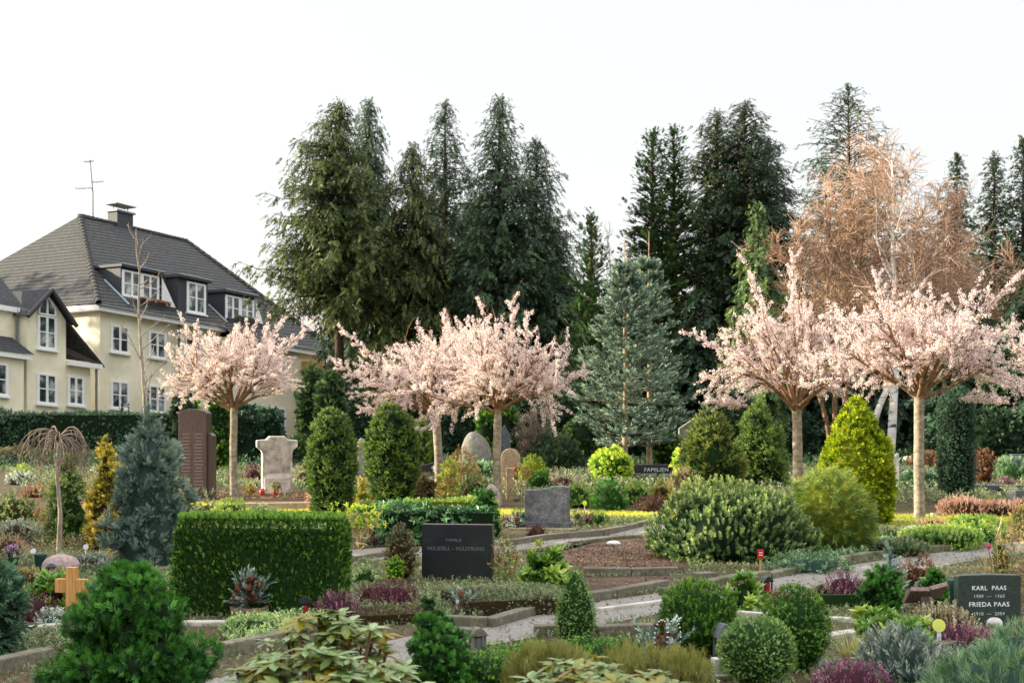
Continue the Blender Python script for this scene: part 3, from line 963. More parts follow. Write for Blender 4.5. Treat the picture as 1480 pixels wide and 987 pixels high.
carpet('ground_cover', G((700, 985), (1080, 985), (1000, 935), (700, 940)), 700, SPRIG, .05, 'leaf_boxwood', 1, .7, 23, .05)
# ------------------------------------------------------------------ the pale yellow house behind the hedge
rough_mat('render_yellow', '#e8dfc2', '#efe8d0', 3, .95, .1, .002, 6, '#d2cbb2', .45)
rough_mat('render_ochre', '#a88850', '#b89860', 3, .95, .1, .002, 6)
plain_mat('paint_white', '#eeeeec', .5)
plain_mat('lead_flashing', '#8c98a2', .5)
plain_mat('zinc_pipe', '#6d7678', .5)
plain_mat('dark_cladding', '#3c3e42', .7)
def tile_mat():
    m, nt, out = new_mat('roof_tiles')
    tc = nt.nodes.new('ShaderNodeTexCoord')
    wv = nt.nodes.new('ShaderNodeTexWave'); wv.wave_type = 'BANDS'; wv.bands_direction = 'Z'
    wv.inputs['Scale'].default_value = 1.6; wv.inputs['Distortion'].default_value = .6; wv.inputs['Detail'].default_value = 2
    nt.links.new(tc.outputs['Object'], wv.inputs['Vector'])
    n = tex_noise(nt, 5, 5); n2 = tex_noise(nt, .5, 3)
    c = ramp(nt, n, [(.3, hexc('#38383a')), (.7, hexc('#545452'))])
    c = mixc(nt, ramp(nt, n2, [(.45, (0, 0, 0, 1)), (.7, (.6, .6, .6, 1))]), c, hexc('#4c4a42'))
    c = mixc(nt, ramp(nt, wv.outputs['Fac'], [(.1, (1, 1, 1, 1)), (.4, (0, 0, 0, 1))]), c, hexc('#2a2a2c'))
    principled(nt, out, c, .85, .2, wv.outputs['Fac'], .03)
tile_mat()
def pane_mat():
    m, nt, out = new_mat('window_glass')
    n = tex_noise(nt, 1.7, 3)
    principled(nt, out, ramp(nt, n, [(.38, hexc('#262c30')), (.5, hexc('#4c5458')), (.58, hexc('#8e9494')), (.7, hexc('#c0c2bc'))]), .12, .6)
pane_mat()

rough_mat('wing_tiles', '#2c2d30', '#484a4c', 6, .9, .15, .01, 6)
HO = np.array([-19.7, 68.0, EYE]); HF = np.array([.574, .819, 0]); HN = np.array([.819, -.574, 0])
def HM(t, off, z):               # along the street front, out from it, above eye level; the row steps gently downhill
    return HO + HF * t + HN * off + np.array([0, 0, z - .08 * t])

def hpoly(g, pts, mat=0, tint=.5):
    P = [HM(*p) for p in pts]
    if len(P) == 4: g.add(P, [(0, 1, 2, 3)], None, tint, mat)
    elif len(P) == 3: g.add(P, None, [(0, 1, 2)], tint, mat)
    else:
        g.add(P, None, [(0, i, i + 1) for i in range(1, len(P) - 1)], tint, mat)

def hbox(g, t0, t1, o0, o1, z0, z1, mat=0):
    g.hexa([HM(t0, o0, z0), HM(t1, o0, z0), HM(t1, o1, z0), HM(t0, o1, z0), HM(t0, o0, z1), HM(t1, o0, z1), HM(t1, o1, z1), HM(t0, o1, z1)], mat)

def hbar(g, a, b, wdt, mat=0):
    tubes(g, np.array([[HM(*a), (HM(*a) + HM(*b)) / 2, HM(*b)]]), wdt, wdt, 6, mat)

hs = thing('house', 'pale yellow two storey house with dark tiled hip roof and dormers behind the hedge', 'house', (-15, 72, 0))
def hb(name, mats, g, parent=None):
    o = g.build(name, mats)
    root = parent or hs
    o.parent = root
    if root is hs: o.location = (15, -72, 0)
    return o

g = Geo()
hbox(g, 0, 7.7, -15.5, 0, -3.6, 5.2); hbox(g, 7.7, 15.0, -15.5, .8, -3.6, 4.7)
hbox(g, -5.2, -3.12, -2, 1.5, -3.6, 4.05)                     # gabled bay
hpoly(g, [(-5.2, 1.5, 4.05), (-3.12, 1.5, 4.05), (-4.16, 1.5, 5.2)])
hbox(g, -3.12, -1.72, -1, 1.45, -3.6, 2.3); hbox(g, -11, -5.2, -3, .8, -3.6, 4.3); hbox(g, -11, -5.65, .8, 1.9, -3.6, 2.2)
hb('wall', ['render_yellow'], g)
g = Geo(); hbox(g, 13.0, 18.5, -9, 1.6, -3.6, 4.0); hb('wall', ['render_ochre'], g)['label'] = 'ochre side wall half hidden by spruces'

g = Geo()
A, B_ = (4.88, -7.75, 11.1), (12.4, -7.75, 11.1)
hpoly(g, [A, (-.45, .45, 5.26), (7.6, .45, 5.26), (7.6, 1.2, 4.73), (15.5, 1.2, 4.73), B_])
hpoly(g, [A, (-.45, -15.9, 5.26), (-.45, .45, 5.26)])
hpoly(g, [B_, (15.5, 1.2, 4.73), (15.5, -15.9, 4.73)])
hpoly(g, [A, B_, (15.5, -15.9, 5.0), (-.45, -15.9, 5.26)])
ro = hb('roof', ['roof_tiles'], g)
g = Geo()                                                    # ridge and hip tiles
for a, b in ((A, B_), (A, (-.45, .45, 5.3)), (B_, (15.5, 1.2, 4.8))):
    n = 26
    for i in range(n):
        p = [a[k] + (b[k] - a[k]) * (i / n) for k in range(3)]; q = [a[k] + (b[k] - a[k]) * ((i + 1.1) / n) for k in range(3)]
        tubes(g, np.array([[HM(*p), (HM(*p) + HM(*q)) / 2, HM(*q)]]), .13, .16, 7, 0)
r_ = g.build('ridge_tiles', ['roof_tiles']); r_.parent = ro
# chimney with cap
ch = thing('chimney', None, None); del_ = ch
ch.parent = hs; ch.location = (15, -72, 0)
g = Geo(); hbox(g, 7.2, 8.3, -8.3, -7.5, 10.4, 11.8); g.build('stack', ['dark_cladding'], ch)
g = Geo(); hbox(g, 7.1, 8.4, -8.4, -7.4, 11.8, 11.9)
for t_ in (7.25, 8.25):
    hbar(g, (t_, -7.9, 11.9), (t_, -7.9, 12.2), .03)
hbox(g, 7.05, 8.45, -8.4, -7.4, 12.2, 12.25); g.build('cap', ['zinc_pipe'], ch)
# fascia and gutters
g = Geo()
hbox(g, -.42, 7.75, .02, .42, 4.95, 5.22); hbox(g, 7.75, 15.4, .85, 1.16, 4.42, 4.69); hbox(g, -.42, -.02, -15, .02, 4.95, 5.22)
hbox(g, -3.1, -1.3, 1.5, 1.8, 2.02, 2.24); hbox(g, -11, -5.22, .85, 1.05, 4.12, 4.34); hbox(g, -11, -5.4, 1.95, 2.15, 1.98, 2.2)
hb('fascia', ['paint_white'], g)
for nm_, a_, b_, r_ in (('downpipe', (4.75, .2, -3), (4.75, .2, 4.95), .06), ('downpipe', (-1.5, 1.6, -3), (-1.5, 1.6, 2.0), .06), ('downpipe', (-5.35, 1.0, 2.2), (-5.35, 1.0, 4.3), .06),
                       ('pipe_elbow', (4.4, .35, 4.4), (4.75, .25, 4.2), .06), ('gutter', (-.45, .5, 5.2), (7.6, .5, 5.2), .05), ('gutter', (7.6, 1.25, 4.7), (15.5, 1.25, 4.7), .05)):
    g = Geo(); hbar(g, a_, b_, r_); hb(nm_, ['zinc_pipe'], g)
# lower roofs of the wing
g = Geo()
hpoly(g, [(-4.16, 1.9, 5.32), (-5.45, 1.9, 3.98), (-5.45, -3, 3.98), (-4.16, -3, 5.32)])
hpoly(g, [(-4.16, 1.9, 5.32), (-4.16, -3, 5.32), (-2.82, -3, 3.86), (-2.82, 1.9, 3.86)])
hpoly(g, [(-11, 1.05, 4.36), (-5.0, 1.05, 4.36), (-4.0, -2.5, 6.4), (-11, -2.5, 6.4)])
hpoly(g, [(-3.12, 1.75, 3.95), (-3.12, -2, 3.95), (-1.15, -2, 2.2), (-1.15, 1.75, 2.2)])
hpoly(g, [(-3.12, 1.75, 3.95), (-1.15, 1.75, 2.2), (-1.15, 1.75, 2.08), (-3.12, 1.75, 3.8)])
hpoly(g, [(-11, 2.2, 2.22), (-5.3, 2.2, 2.22), (-5.5, .85, 3.0), (-11, .85, 3.0)])
hb('wing_roof', ['wing_tiles'], g)
g = Geo()
hbar(g, (-5.45, 1.9, 3.9), (-4.16, 1.9, 5.26), .1); hbar(g, (-2.82, 1.9, 3.8), (-4.16, 1.9, 5.26), .1)
hb('gable_board', ['dark_cladding'], g)

def window(t, z, wd, h, off, tri=False, cols=2, rows=2, parent=None):
    """white frame with muntins, the panes a part of it"""
    g = Geo(); f = .09
    hbox(g, t - wd / 2 - .04, t - wd / 2 + f, off, off + .06, z, z + h); hbox(g, t + wd / 2 - f, t + wd / 2 + .04, off, off + .06, z, z + h)
    hbox(g, t - wd / 2 + f, t + wd / 2 - f, off, off + .06, z, z + f * 1.1); hbox(g, t - wd / 2 + f, t + wd / 2 - f, off, off + .06, z + h - f, z + h)
    for i in range(1, cols):
        x = t - wd / 2 + wd * i / cols
        hbox(g, x - .06, x + .06, off, off + .055, z + f * 1.1, z + h - f)
    for j in range(1, rows):
        y = z + h * j / rows
        hbox(g, t - wd / 2 + f, t + wd / 2 - f, off, off + .045, y - .025, y + .025)
    o = hb('window', ['paint_white'], g)
    g = Geo(); hpoly(g, [(t - wd / 2, off + .02, z), (t + wd / 2, off + .02, z), (t + wd / 2, off + .02, z + h), (t - wd / 2, off + .02, z + h)])
    p = g.build('pane', ['window_glass']); p.parent = o
    g = Geo(); hbox(g, t - wd / 2 - .1, t + wd / 2 + .1, off, off + .16, z - .09, z - .005)
    p = g.build('sill', ['paint_white']); p.parent = o
    return o

for t_ in (1.17, 3.5, 5.85):
    window(t_, 3.12, 1.05, 1.3, .004); window(t_, .4, 1.05, 1.34, .004)
for t_ in (9.0, 11.2):
    window(t_, 2.6, 1.05, 1.3, .804); window(t_, 0, 1.05, 1.3, .804)
window(14.6, 2.45, .95, 1.35, 1.604); window(14.6, -.3, .95, 1.35, 1.604); window(16.2, 2.45, .95, 1.35, 1.604)
window(-4.16, 2.62, .95, 1.5, 1.504); window(-4.16, .16, 1.0, 1.36, 1.504); window(-2.55, .25, .85, 1.32, 1.454)
window(-7.0, .3, 1.0, 1.4, 1.904)
g = Geo(); hpoly(g, [(-4.58, 1.52, 4.2), (-3.74, 1.52, 4.2), (-3.74, 1.52, 4.45), (-4.16, 1.52, 5.0), (-4.58, 1.52, 4.45)])
p = hb('gable_window', ['window_glass'], g)
g = Geo()
for a, b in (((-4.6, 1.55, 4.16), (-3.72, 1.55, 4.16)), ((-4.6, 1.55, 4.16), (-4.6, 1.55, 4.45)), ((-3.72, 1.55, 4.16), (-3.72, 1.55, 4.45)), ((-4.6, 1.55, 4.45), (-4.16, 1.55, 5.02)), ((-3.72, 1.55, 4.45), (-4.16, 1.55, 5.02)), ((-4.16, 1.55, 4.16), (-4.16, 1.55, 5.0))):
    hbar(g, a, b, .055)
q = g.build('frame', ['paint_white']); q.parent = p

def rz_(off): return 5.26 + (.45 - off) * .712
def dormer(t0, t1, off, z0, z1, wins, loggia):
    d = thing('dormer', None, None); d.parent = hs; d.location = (15, -72, 0)
    ob = .45 - (z1 - 5.26) / .712 - .3
    g = Geo()
    hbox(g, t0, t1, ob, off, z0 - .25, z1); g.build('cheek', ['dark_cladding'], d)
    g = Geo(); hbox(g, t0 - .12, t1 + .12, ob, off + .22, z1 + .003, z1 + .14); g.build('flat_roof', ['dark_cladding'], d)
    g = Geo(); hbar(g, (t0 - .12, off + .22, z1 + .14), (t1 + .12, off + .22, z1 + .14), .035)
    for t_ in ((t0 - .25, t1 + .45) if loggia else ()):
        hbar(g, (t_, off - .9, rz_(off - .9) + .05), (t_, .2, rz_(.2) + .05), .06)
    g.build('flashing', ['lead_flashing'], d)
    for a, b in wins:
        o = window((a + b) / 2, z0, b - a, z1 - z0 - .12, off + .004); o.parent = d; o.location = (0, 0, 0)
    if loggia:
        g = Geo(); hpoly(g, [(t1 + .02, off + .1, z0 - .1), (t1 + .45, .0, rz_(0) + .08), (t1 + .02, off + .1, z1 - .1)])
        g.build('side_panel', ['paint_white'], d)
        g = Geo(); hbox(g, t0, t1 + .4, -.12, .02, rz_(0) - .1, rz_(0) + .22); g.build('parapet', ['dark_cladding'], d)
        g = Geo(); rng = np.random.default_rng(3)
        P = np.array([HM(rng.uniform(t0 + .4, t1), .05, rz_(0) + .2) for _ in range(90)])
        scatter(g, SPRIG, P, rng.normal(0, .4, (90, 3)) + [0, 0, 1], .25, .5 + rng.normal(0, .2, 90), rng); g.build('flower_box', ['leaf_rust' if t0 < 5 else 'leaf_cover'], d)
dormer(1.85, 4.35, -.75, 6.05, 7.45, ((1.95, 3.1), (3.15, 4.2)), True)
dormer(4.95, 6.95, -.1, 5.72, 7.4, ((5.55, 6.75),), False)
dormer(8.3, 10.5, -.3, 5.75, 7.15, ((8.4, 9.4), (9.45, 10.4)), True)

an = thing('aerial', 'thin television aerial mast with crossbars on the house roof ridge', 'aerial', tuple(HM(5.75, -7.75, 11.1)))
base = np.array(an.location)
g = Geo(); tubes(g, np.array([[(0, 0, -.25), (0, 0, 1.4), (-.15, 0, 3.2)]]), .045, .03, 6, 0); g.build('mast', ['zinc_pipe'], an)
for z, x0, x1 in ((3.1, -.5, .05), (1.65, -.95, 0), (2.0, -.1, .6)):
    g = Geo(); tubes(g, np.array([[(x0, 0, z), ((x0 + x1) / 2, .02, z), (x1, 0, z + .06)]]), .018, .018, 5, 0)
    for k in range(5):
        x = x0 + (x1 - x0) * (k + .5) / 5
        tubes(g, np.array([[(x, -.3, z), (x, 0, z + .01), (x, .3, z)]]), .01, .01, 4, 0)
    g.build('crossbar', ['zinc_pipe'], an)
# ------------------------------------------------------------------ conifers
def conifer_geo(h, prof, R, zb, nb, seed, m=14, hang=.6, temps=HANG, spray=.8, up=.25, sag=.35, side=.6, tint=(.45, .2), out=.6, power=.85, tipup=.0, jitter=.12, sky_gap=.12, mat_branch=1, asym=None, tw=.035, ragged=.28):
    """branches in spirals with foliage sprays along them: returns (foliage, branches)"""
    rng = np.random.default_rng(seed)
    u = (np.arange(nb) + rng.uniform(0, 1, nb)) / nb
    zt = u ** power
    z = zb + (h - zb) * zt
    az = np.arange(nb) * 2.39996 + rng.uniform(-.5, .5, nb)
    L = R * prof(zt) * (1 + ragged * rng.normal(0, 1, nb)).clip(.4, 1.25) * rng.uniform(.75, 1.1, nb) + .12
    if asym is not None:
        L *= 1 + asym[0] * np.cos(az - asym[1])
    if sky_gap:
        L *= np.where(rng.uniform(0, 1, nb) < sky_gap, .45, 1)
    k = 6
    s = np.linspace(0, 1, k)
    ca, sa = np.cos(az), np.sin(az)
    up_ = up * (1 + rng.normal(0, .3, nb)) + .35 * np.clip(zt - .6, 0, 1)
    def at(s_):
        zz = z[:, None] + L[:, None] * (up_[:, None] * s_ - sag * s_ ** 2 + tipup * s_ ** 4)
        return np.stack([ca[:, None] * L[:, None] * s_, sa[:, None] * L[:, None] * s_, zz], -1)
    gb = Geo()
    tubes(gb, at(np.tile(s, (nb, 1))), .012 + tw * L / R, .006, 4, 0)
    gf = Geo()
    mm = np.maximum(3, (m * np.clip(L / R, .3, 1)).astype(int))
    S = np.concatenate([(np.arange(q) + rng.uniform(0, 1, q)) / q for q in mm]) ** .75
    I = np.repeat(np.arange(nb), mm)
    S = .12 + .88 * S
    zz = z[I] + L[I] * (up_[I] * S - sag * S ** 2 + tipup * S ** 4)
    P = np.stack([ca[I] * L[I] * S, sa[I] * L[I] * S, zz], -1) + rng.normal(0, jitter, (len(I), 3))
    T = nrm(np.stack([ca[I], sa[I], up_[I] - 2 * sag * S + 4 * tipup * S ** 3], -1))
    sgn = rng.choice([-1, 1], len(I))
    sd_ = np.stack([-sa[I] * sgn, ca[I] * sgn, 0 * sgn], -1)
    D = out * T + side * sd_ * rng.uniform(.3, 1, len(I))[:, None] + np.array([0, 0, -1]) * (hang * rng.uniform(.5, 1.3, len(I)))[:, None] + rng.normal(0, .18, (len(I), 3))
    size = spray * (1.1 - .5 * S) * rng.uniform(.7, 1.25, len(I)) * np.clip(.5 + L[I] / R * .8, .5, 1) * (1 - .3 * zt[I] ** 2)
    X = np.cross(D, np.array([0, 0, 1.0])) + rng.normal(0, .25, (len(I), 3))
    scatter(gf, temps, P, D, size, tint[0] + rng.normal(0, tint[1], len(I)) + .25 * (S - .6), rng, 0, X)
    # leader
    n = 14
    zl = h - rng.uniform(0, 1, n) * min(1.2, h * .1)
    a = rng.uniform(0, TAU, n)
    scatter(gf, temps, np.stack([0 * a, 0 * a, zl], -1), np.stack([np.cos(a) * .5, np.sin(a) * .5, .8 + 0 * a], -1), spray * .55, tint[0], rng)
    return gf, gb

def conifer(name, label, x, top, d, mats, group='tall trees behind the cemetery', bark_='bark_dark', tr=.016, cat='tree', zbase=0.0, **kw):
    X, Y = gd(x, d)
    h = zat(top, d) - zbase
    gf, gb = conifer_geo(h, **kw)
    t = thing(name, label, cat, (X, Y, zbase), 0, group)
    rng = np.random.default_rng(kw['seed'])
    trunk_geo([(0, 0, -.1), (rng.normal(0, .05), 0, h * .5), (0, 0, h * .98)], [h * tr, h * tr * .65, .02], 9, kw['seed']).build('trunk', [bark_], t)
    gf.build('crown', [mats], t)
    gb.build('branches', [bark_], t)
    return t

def P_spr(t): return np.clip((1 - t), 0, 1) ** .72 * 1.08 * np.clip(.55 + 2.2 * t, 0, 1)
def P_nor(t): return np.clip((1 - t), 0, 1) ** .62 * 1.1 * np.clip(.62 + 1.4 * t, 0, 1)
def P_law(t): return np.clip((1 - t), 0, 1) ** .6
def P_domeT(t): return np.clip(1 - t ** 3.2, 0, 1) ** .6

K = dict
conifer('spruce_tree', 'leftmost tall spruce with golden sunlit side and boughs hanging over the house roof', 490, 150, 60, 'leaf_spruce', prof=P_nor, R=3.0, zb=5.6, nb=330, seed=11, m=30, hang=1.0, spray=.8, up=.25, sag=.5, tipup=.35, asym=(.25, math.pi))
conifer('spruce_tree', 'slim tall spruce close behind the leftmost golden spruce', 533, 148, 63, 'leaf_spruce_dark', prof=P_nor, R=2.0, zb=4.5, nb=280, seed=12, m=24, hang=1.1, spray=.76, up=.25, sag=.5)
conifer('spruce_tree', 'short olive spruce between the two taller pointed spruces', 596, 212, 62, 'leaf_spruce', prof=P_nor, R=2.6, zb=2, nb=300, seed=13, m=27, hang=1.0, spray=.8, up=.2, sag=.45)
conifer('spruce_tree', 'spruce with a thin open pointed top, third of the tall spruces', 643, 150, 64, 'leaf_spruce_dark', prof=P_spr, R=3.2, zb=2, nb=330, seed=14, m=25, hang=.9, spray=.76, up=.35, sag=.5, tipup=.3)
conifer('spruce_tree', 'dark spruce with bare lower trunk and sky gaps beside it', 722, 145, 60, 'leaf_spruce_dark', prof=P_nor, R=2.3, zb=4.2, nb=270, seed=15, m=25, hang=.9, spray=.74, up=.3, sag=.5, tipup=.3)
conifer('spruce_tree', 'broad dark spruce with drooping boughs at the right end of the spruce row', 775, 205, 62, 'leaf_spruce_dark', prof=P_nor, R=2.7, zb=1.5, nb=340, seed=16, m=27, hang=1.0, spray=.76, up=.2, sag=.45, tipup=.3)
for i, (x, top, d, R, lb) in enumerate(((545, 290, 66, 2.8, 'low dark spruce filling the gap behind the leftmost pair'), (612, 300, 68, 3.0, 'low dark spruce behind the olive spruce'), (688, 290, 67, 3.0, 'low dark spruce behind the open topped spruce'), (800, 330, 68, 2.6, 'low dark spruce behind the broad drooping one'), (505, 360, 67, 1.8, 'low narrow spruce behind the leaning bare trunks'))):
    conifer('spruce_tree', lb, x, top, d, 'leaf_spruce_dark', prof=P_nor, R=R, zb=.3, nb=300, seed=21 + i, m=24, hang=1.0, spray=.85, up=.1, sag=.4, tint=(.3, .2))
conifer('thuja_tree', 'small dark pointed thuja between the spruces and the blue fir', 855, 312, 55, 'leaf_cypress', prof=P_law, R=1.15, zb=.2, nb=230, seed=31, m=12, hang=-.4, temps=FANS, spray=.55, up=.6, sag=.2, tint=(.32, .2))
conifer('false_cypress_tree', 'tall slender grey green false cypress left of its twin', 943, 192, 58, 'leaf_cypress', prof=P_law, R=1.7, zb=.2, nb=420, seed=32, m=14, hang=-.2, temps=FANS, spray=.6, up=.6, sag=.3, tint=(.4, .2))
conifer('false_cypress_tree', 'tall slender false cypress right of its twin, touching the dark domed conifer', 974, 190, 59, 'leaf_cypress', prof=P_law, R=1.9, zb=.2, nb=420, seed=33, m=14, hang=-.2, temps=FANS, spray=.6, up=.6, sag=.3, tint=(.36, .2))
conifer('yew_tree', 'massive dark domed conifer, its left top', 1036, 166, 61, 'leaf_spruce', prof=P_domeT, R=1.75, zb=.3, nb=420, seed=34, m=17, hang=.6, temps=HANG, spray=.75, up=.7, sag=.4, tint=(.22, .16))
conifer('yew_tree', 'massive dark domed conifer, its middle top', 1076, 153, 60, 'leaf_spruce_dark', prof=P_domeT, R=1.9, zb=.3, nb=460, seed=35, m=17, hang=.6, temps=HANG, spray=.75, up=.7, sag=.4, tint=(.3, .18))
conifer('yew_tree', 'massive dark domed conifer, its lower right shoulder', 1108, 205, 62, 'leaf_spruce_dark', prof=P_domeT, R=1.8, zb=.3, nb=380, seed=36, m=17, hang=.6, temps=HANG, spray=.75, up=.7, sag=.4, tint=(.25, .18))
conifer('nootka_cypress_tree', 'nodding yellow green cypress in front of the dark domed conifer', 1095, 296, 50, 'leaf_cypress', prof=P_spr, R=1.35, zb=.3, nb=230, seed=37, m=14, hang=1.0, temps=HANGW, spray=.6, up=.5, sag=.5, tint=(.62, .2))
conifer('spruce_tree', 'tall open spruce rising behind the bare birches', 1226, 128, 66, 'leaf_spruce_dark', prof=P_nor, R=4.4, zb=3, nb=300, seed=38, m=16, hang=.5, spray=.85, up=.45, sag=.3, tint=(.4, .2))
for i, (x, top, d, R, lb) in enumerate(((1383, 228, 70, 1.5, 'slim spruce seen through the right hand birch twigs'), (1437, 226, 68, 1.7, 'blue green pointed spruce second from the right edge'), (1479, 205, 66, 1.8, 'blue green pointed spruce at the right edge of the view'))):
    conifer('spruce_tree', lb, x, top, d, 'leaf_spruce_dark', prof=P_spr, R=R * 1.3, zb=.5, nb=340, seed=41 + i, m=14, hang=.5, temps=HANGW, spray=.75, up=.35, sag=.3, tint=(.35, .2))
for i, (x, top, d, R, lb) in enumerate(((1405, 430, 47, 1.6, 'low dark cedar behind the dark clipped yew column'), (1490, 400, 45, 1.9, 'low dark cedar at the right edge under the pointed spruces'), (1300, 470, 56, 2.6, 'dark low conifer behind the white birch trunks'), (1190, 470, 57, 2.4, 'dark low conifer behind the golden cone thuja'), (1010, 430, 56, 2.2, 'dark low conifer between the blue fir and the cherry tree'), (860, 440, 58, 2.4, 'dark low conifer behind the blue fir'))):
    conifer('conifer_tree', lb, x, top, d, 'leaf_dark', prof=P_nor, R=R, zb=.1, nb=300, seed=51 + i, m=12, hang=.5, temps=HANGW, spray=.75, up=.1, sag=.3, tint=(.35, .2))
# far wood closing the gaps low down
g = Geo(); rng = np.random.default_rng(4)
n = 5200
P = np.stack([rng.uniform(-8, 46, n), rng.uniform(72, 78, n), rng.uniform(0, 1, n) ** .8 * 6.4], -1)
P[:, 2] *= 1 + .25 * np.sin(P[:, 0] * .9) * np.sin(P[:, 0] * .37 + 1)
scatter(g, BROAD, P, rng.normal(0, .6, (n, 3)) + [0, -.4, .6], 1.1, .3 + rng.normal(0, .2, n), rng)
tag(g.build('far_wood', ['leaf_dark']), 'dark mass of evergreen growth far behind the graves', 'wood', kind='stuff')

# the silvery fir in the middle: flat tiers of brushy twigs
def silver_fir(x, top, d, seed, label, R=1.62, nb=119):
    X, Y = gd(x, d); h = zat(top, d); rng = np.random.default_rng(seed)
    t = thing('silver_fir_tree', label, 'tree', (X, Y, 0))
    tier = np.floor(np.arange(nb) / 7); nt_ = tier.max() + 1
    zt = np.clip(((tier + rng.normal(0, .1, nb)) / nt_).clip(0, 1) ** .95, 0, .985)
    z = .75 + (h - 1.15) * zt
    az = np.arange(nb) * TAU / 7 + tier * 1.3 + rng.uniform(-.35, .35, nb)
    L = R * (1 - zt) ** .7 * np.clip(.7 + zt * 1.2, 0, 1) * rng.uniform(.6, 1.15, nb) + .1
    S0 = np.stack([0 * z, 0 * z, z], -1)
    el = rng.uniform(.0, .3, nb) + .75 * zt ** 3
    D0 = np.stack([np.cos(az) * np.cos(el), np.sin(az) * np.cos(el), np.sin(el)], -1)
    B = grow(rng, S0, D0, L, 7, .04, (0, 0, .12))
    gb, gf = Geo(), Geo()
    tubes(gb, B, .006 + .012 * L / R, .004, 5, 0)
    m = 9
    S1, D1, pi, s = kids(rng, B, m, .2, 1.0, (.6, 1.0))
    D1[:, 2] *= .22; D1[:, 2] += .1
    L1 = (L[pi] * .34 * (1.15 - .75 * s) + .07)
    T1 = grow(rng, S1, D1, L1, 4, .06, (0, 0, .15))
    tubes(gb, T1, .003, .002, 3, 0)
    # needles: brush pieces along side twigs and along the branch ends
    for Q, m_, sz in ((T1, 3, .145), (B, 8, .16)):
        n_, k_, _ = Q.shape
        ss = (np.arange(m_)[None, :] + .5) / m_ * .96
        f = ss * (k_ - 1); i = np.minimum(f.astype(int), k_ - 2); fr = (f - i)[..., None]
        r = np.arange(n_)[:, None]
        i = np.broadcast_to(i, (n_, m_)); P = (Q[r, i] * (1 - fr) + Q[r, i + 1] * fr).reshape(-1, 3); D = nrm(Q[r, i + 1] - Q[r, i]).reshape(-1, 3)
        up_ = np.tile([0, 0, 1.], (len(P), 1))
        zz = P[:, 2] / h
        scatter(gf, BRUSH, P, D + np.array([0, 0, .15]), sz * rng.uniform(.8, 1.3, len(P)), .3 + .35 * ss.repeat(n_, 0).ravel() + rng.normal(0, .18, len(P)), rng)
    trunk_geo([(0, 0, -.05), (.02, 0, h * .45), (-.01, 0, h * .8), (0, 0, h + .35)], [.085, .06, .03, .008], 10, seed).build('trunk', ['bark_fir'], t)
    gb.build('branches', ['bark_fir'], t); gf.build('crown', ['leaf_fir'], t)
silver_fir(903, 362, 38, 61, 'silvery blue fir with layered boughs standing above the low family headstone', 1.5)
silver_fir(938, 352, 39.4, 62, 'second silvery fir with thin forked top just behind the first', 1.2, 98)

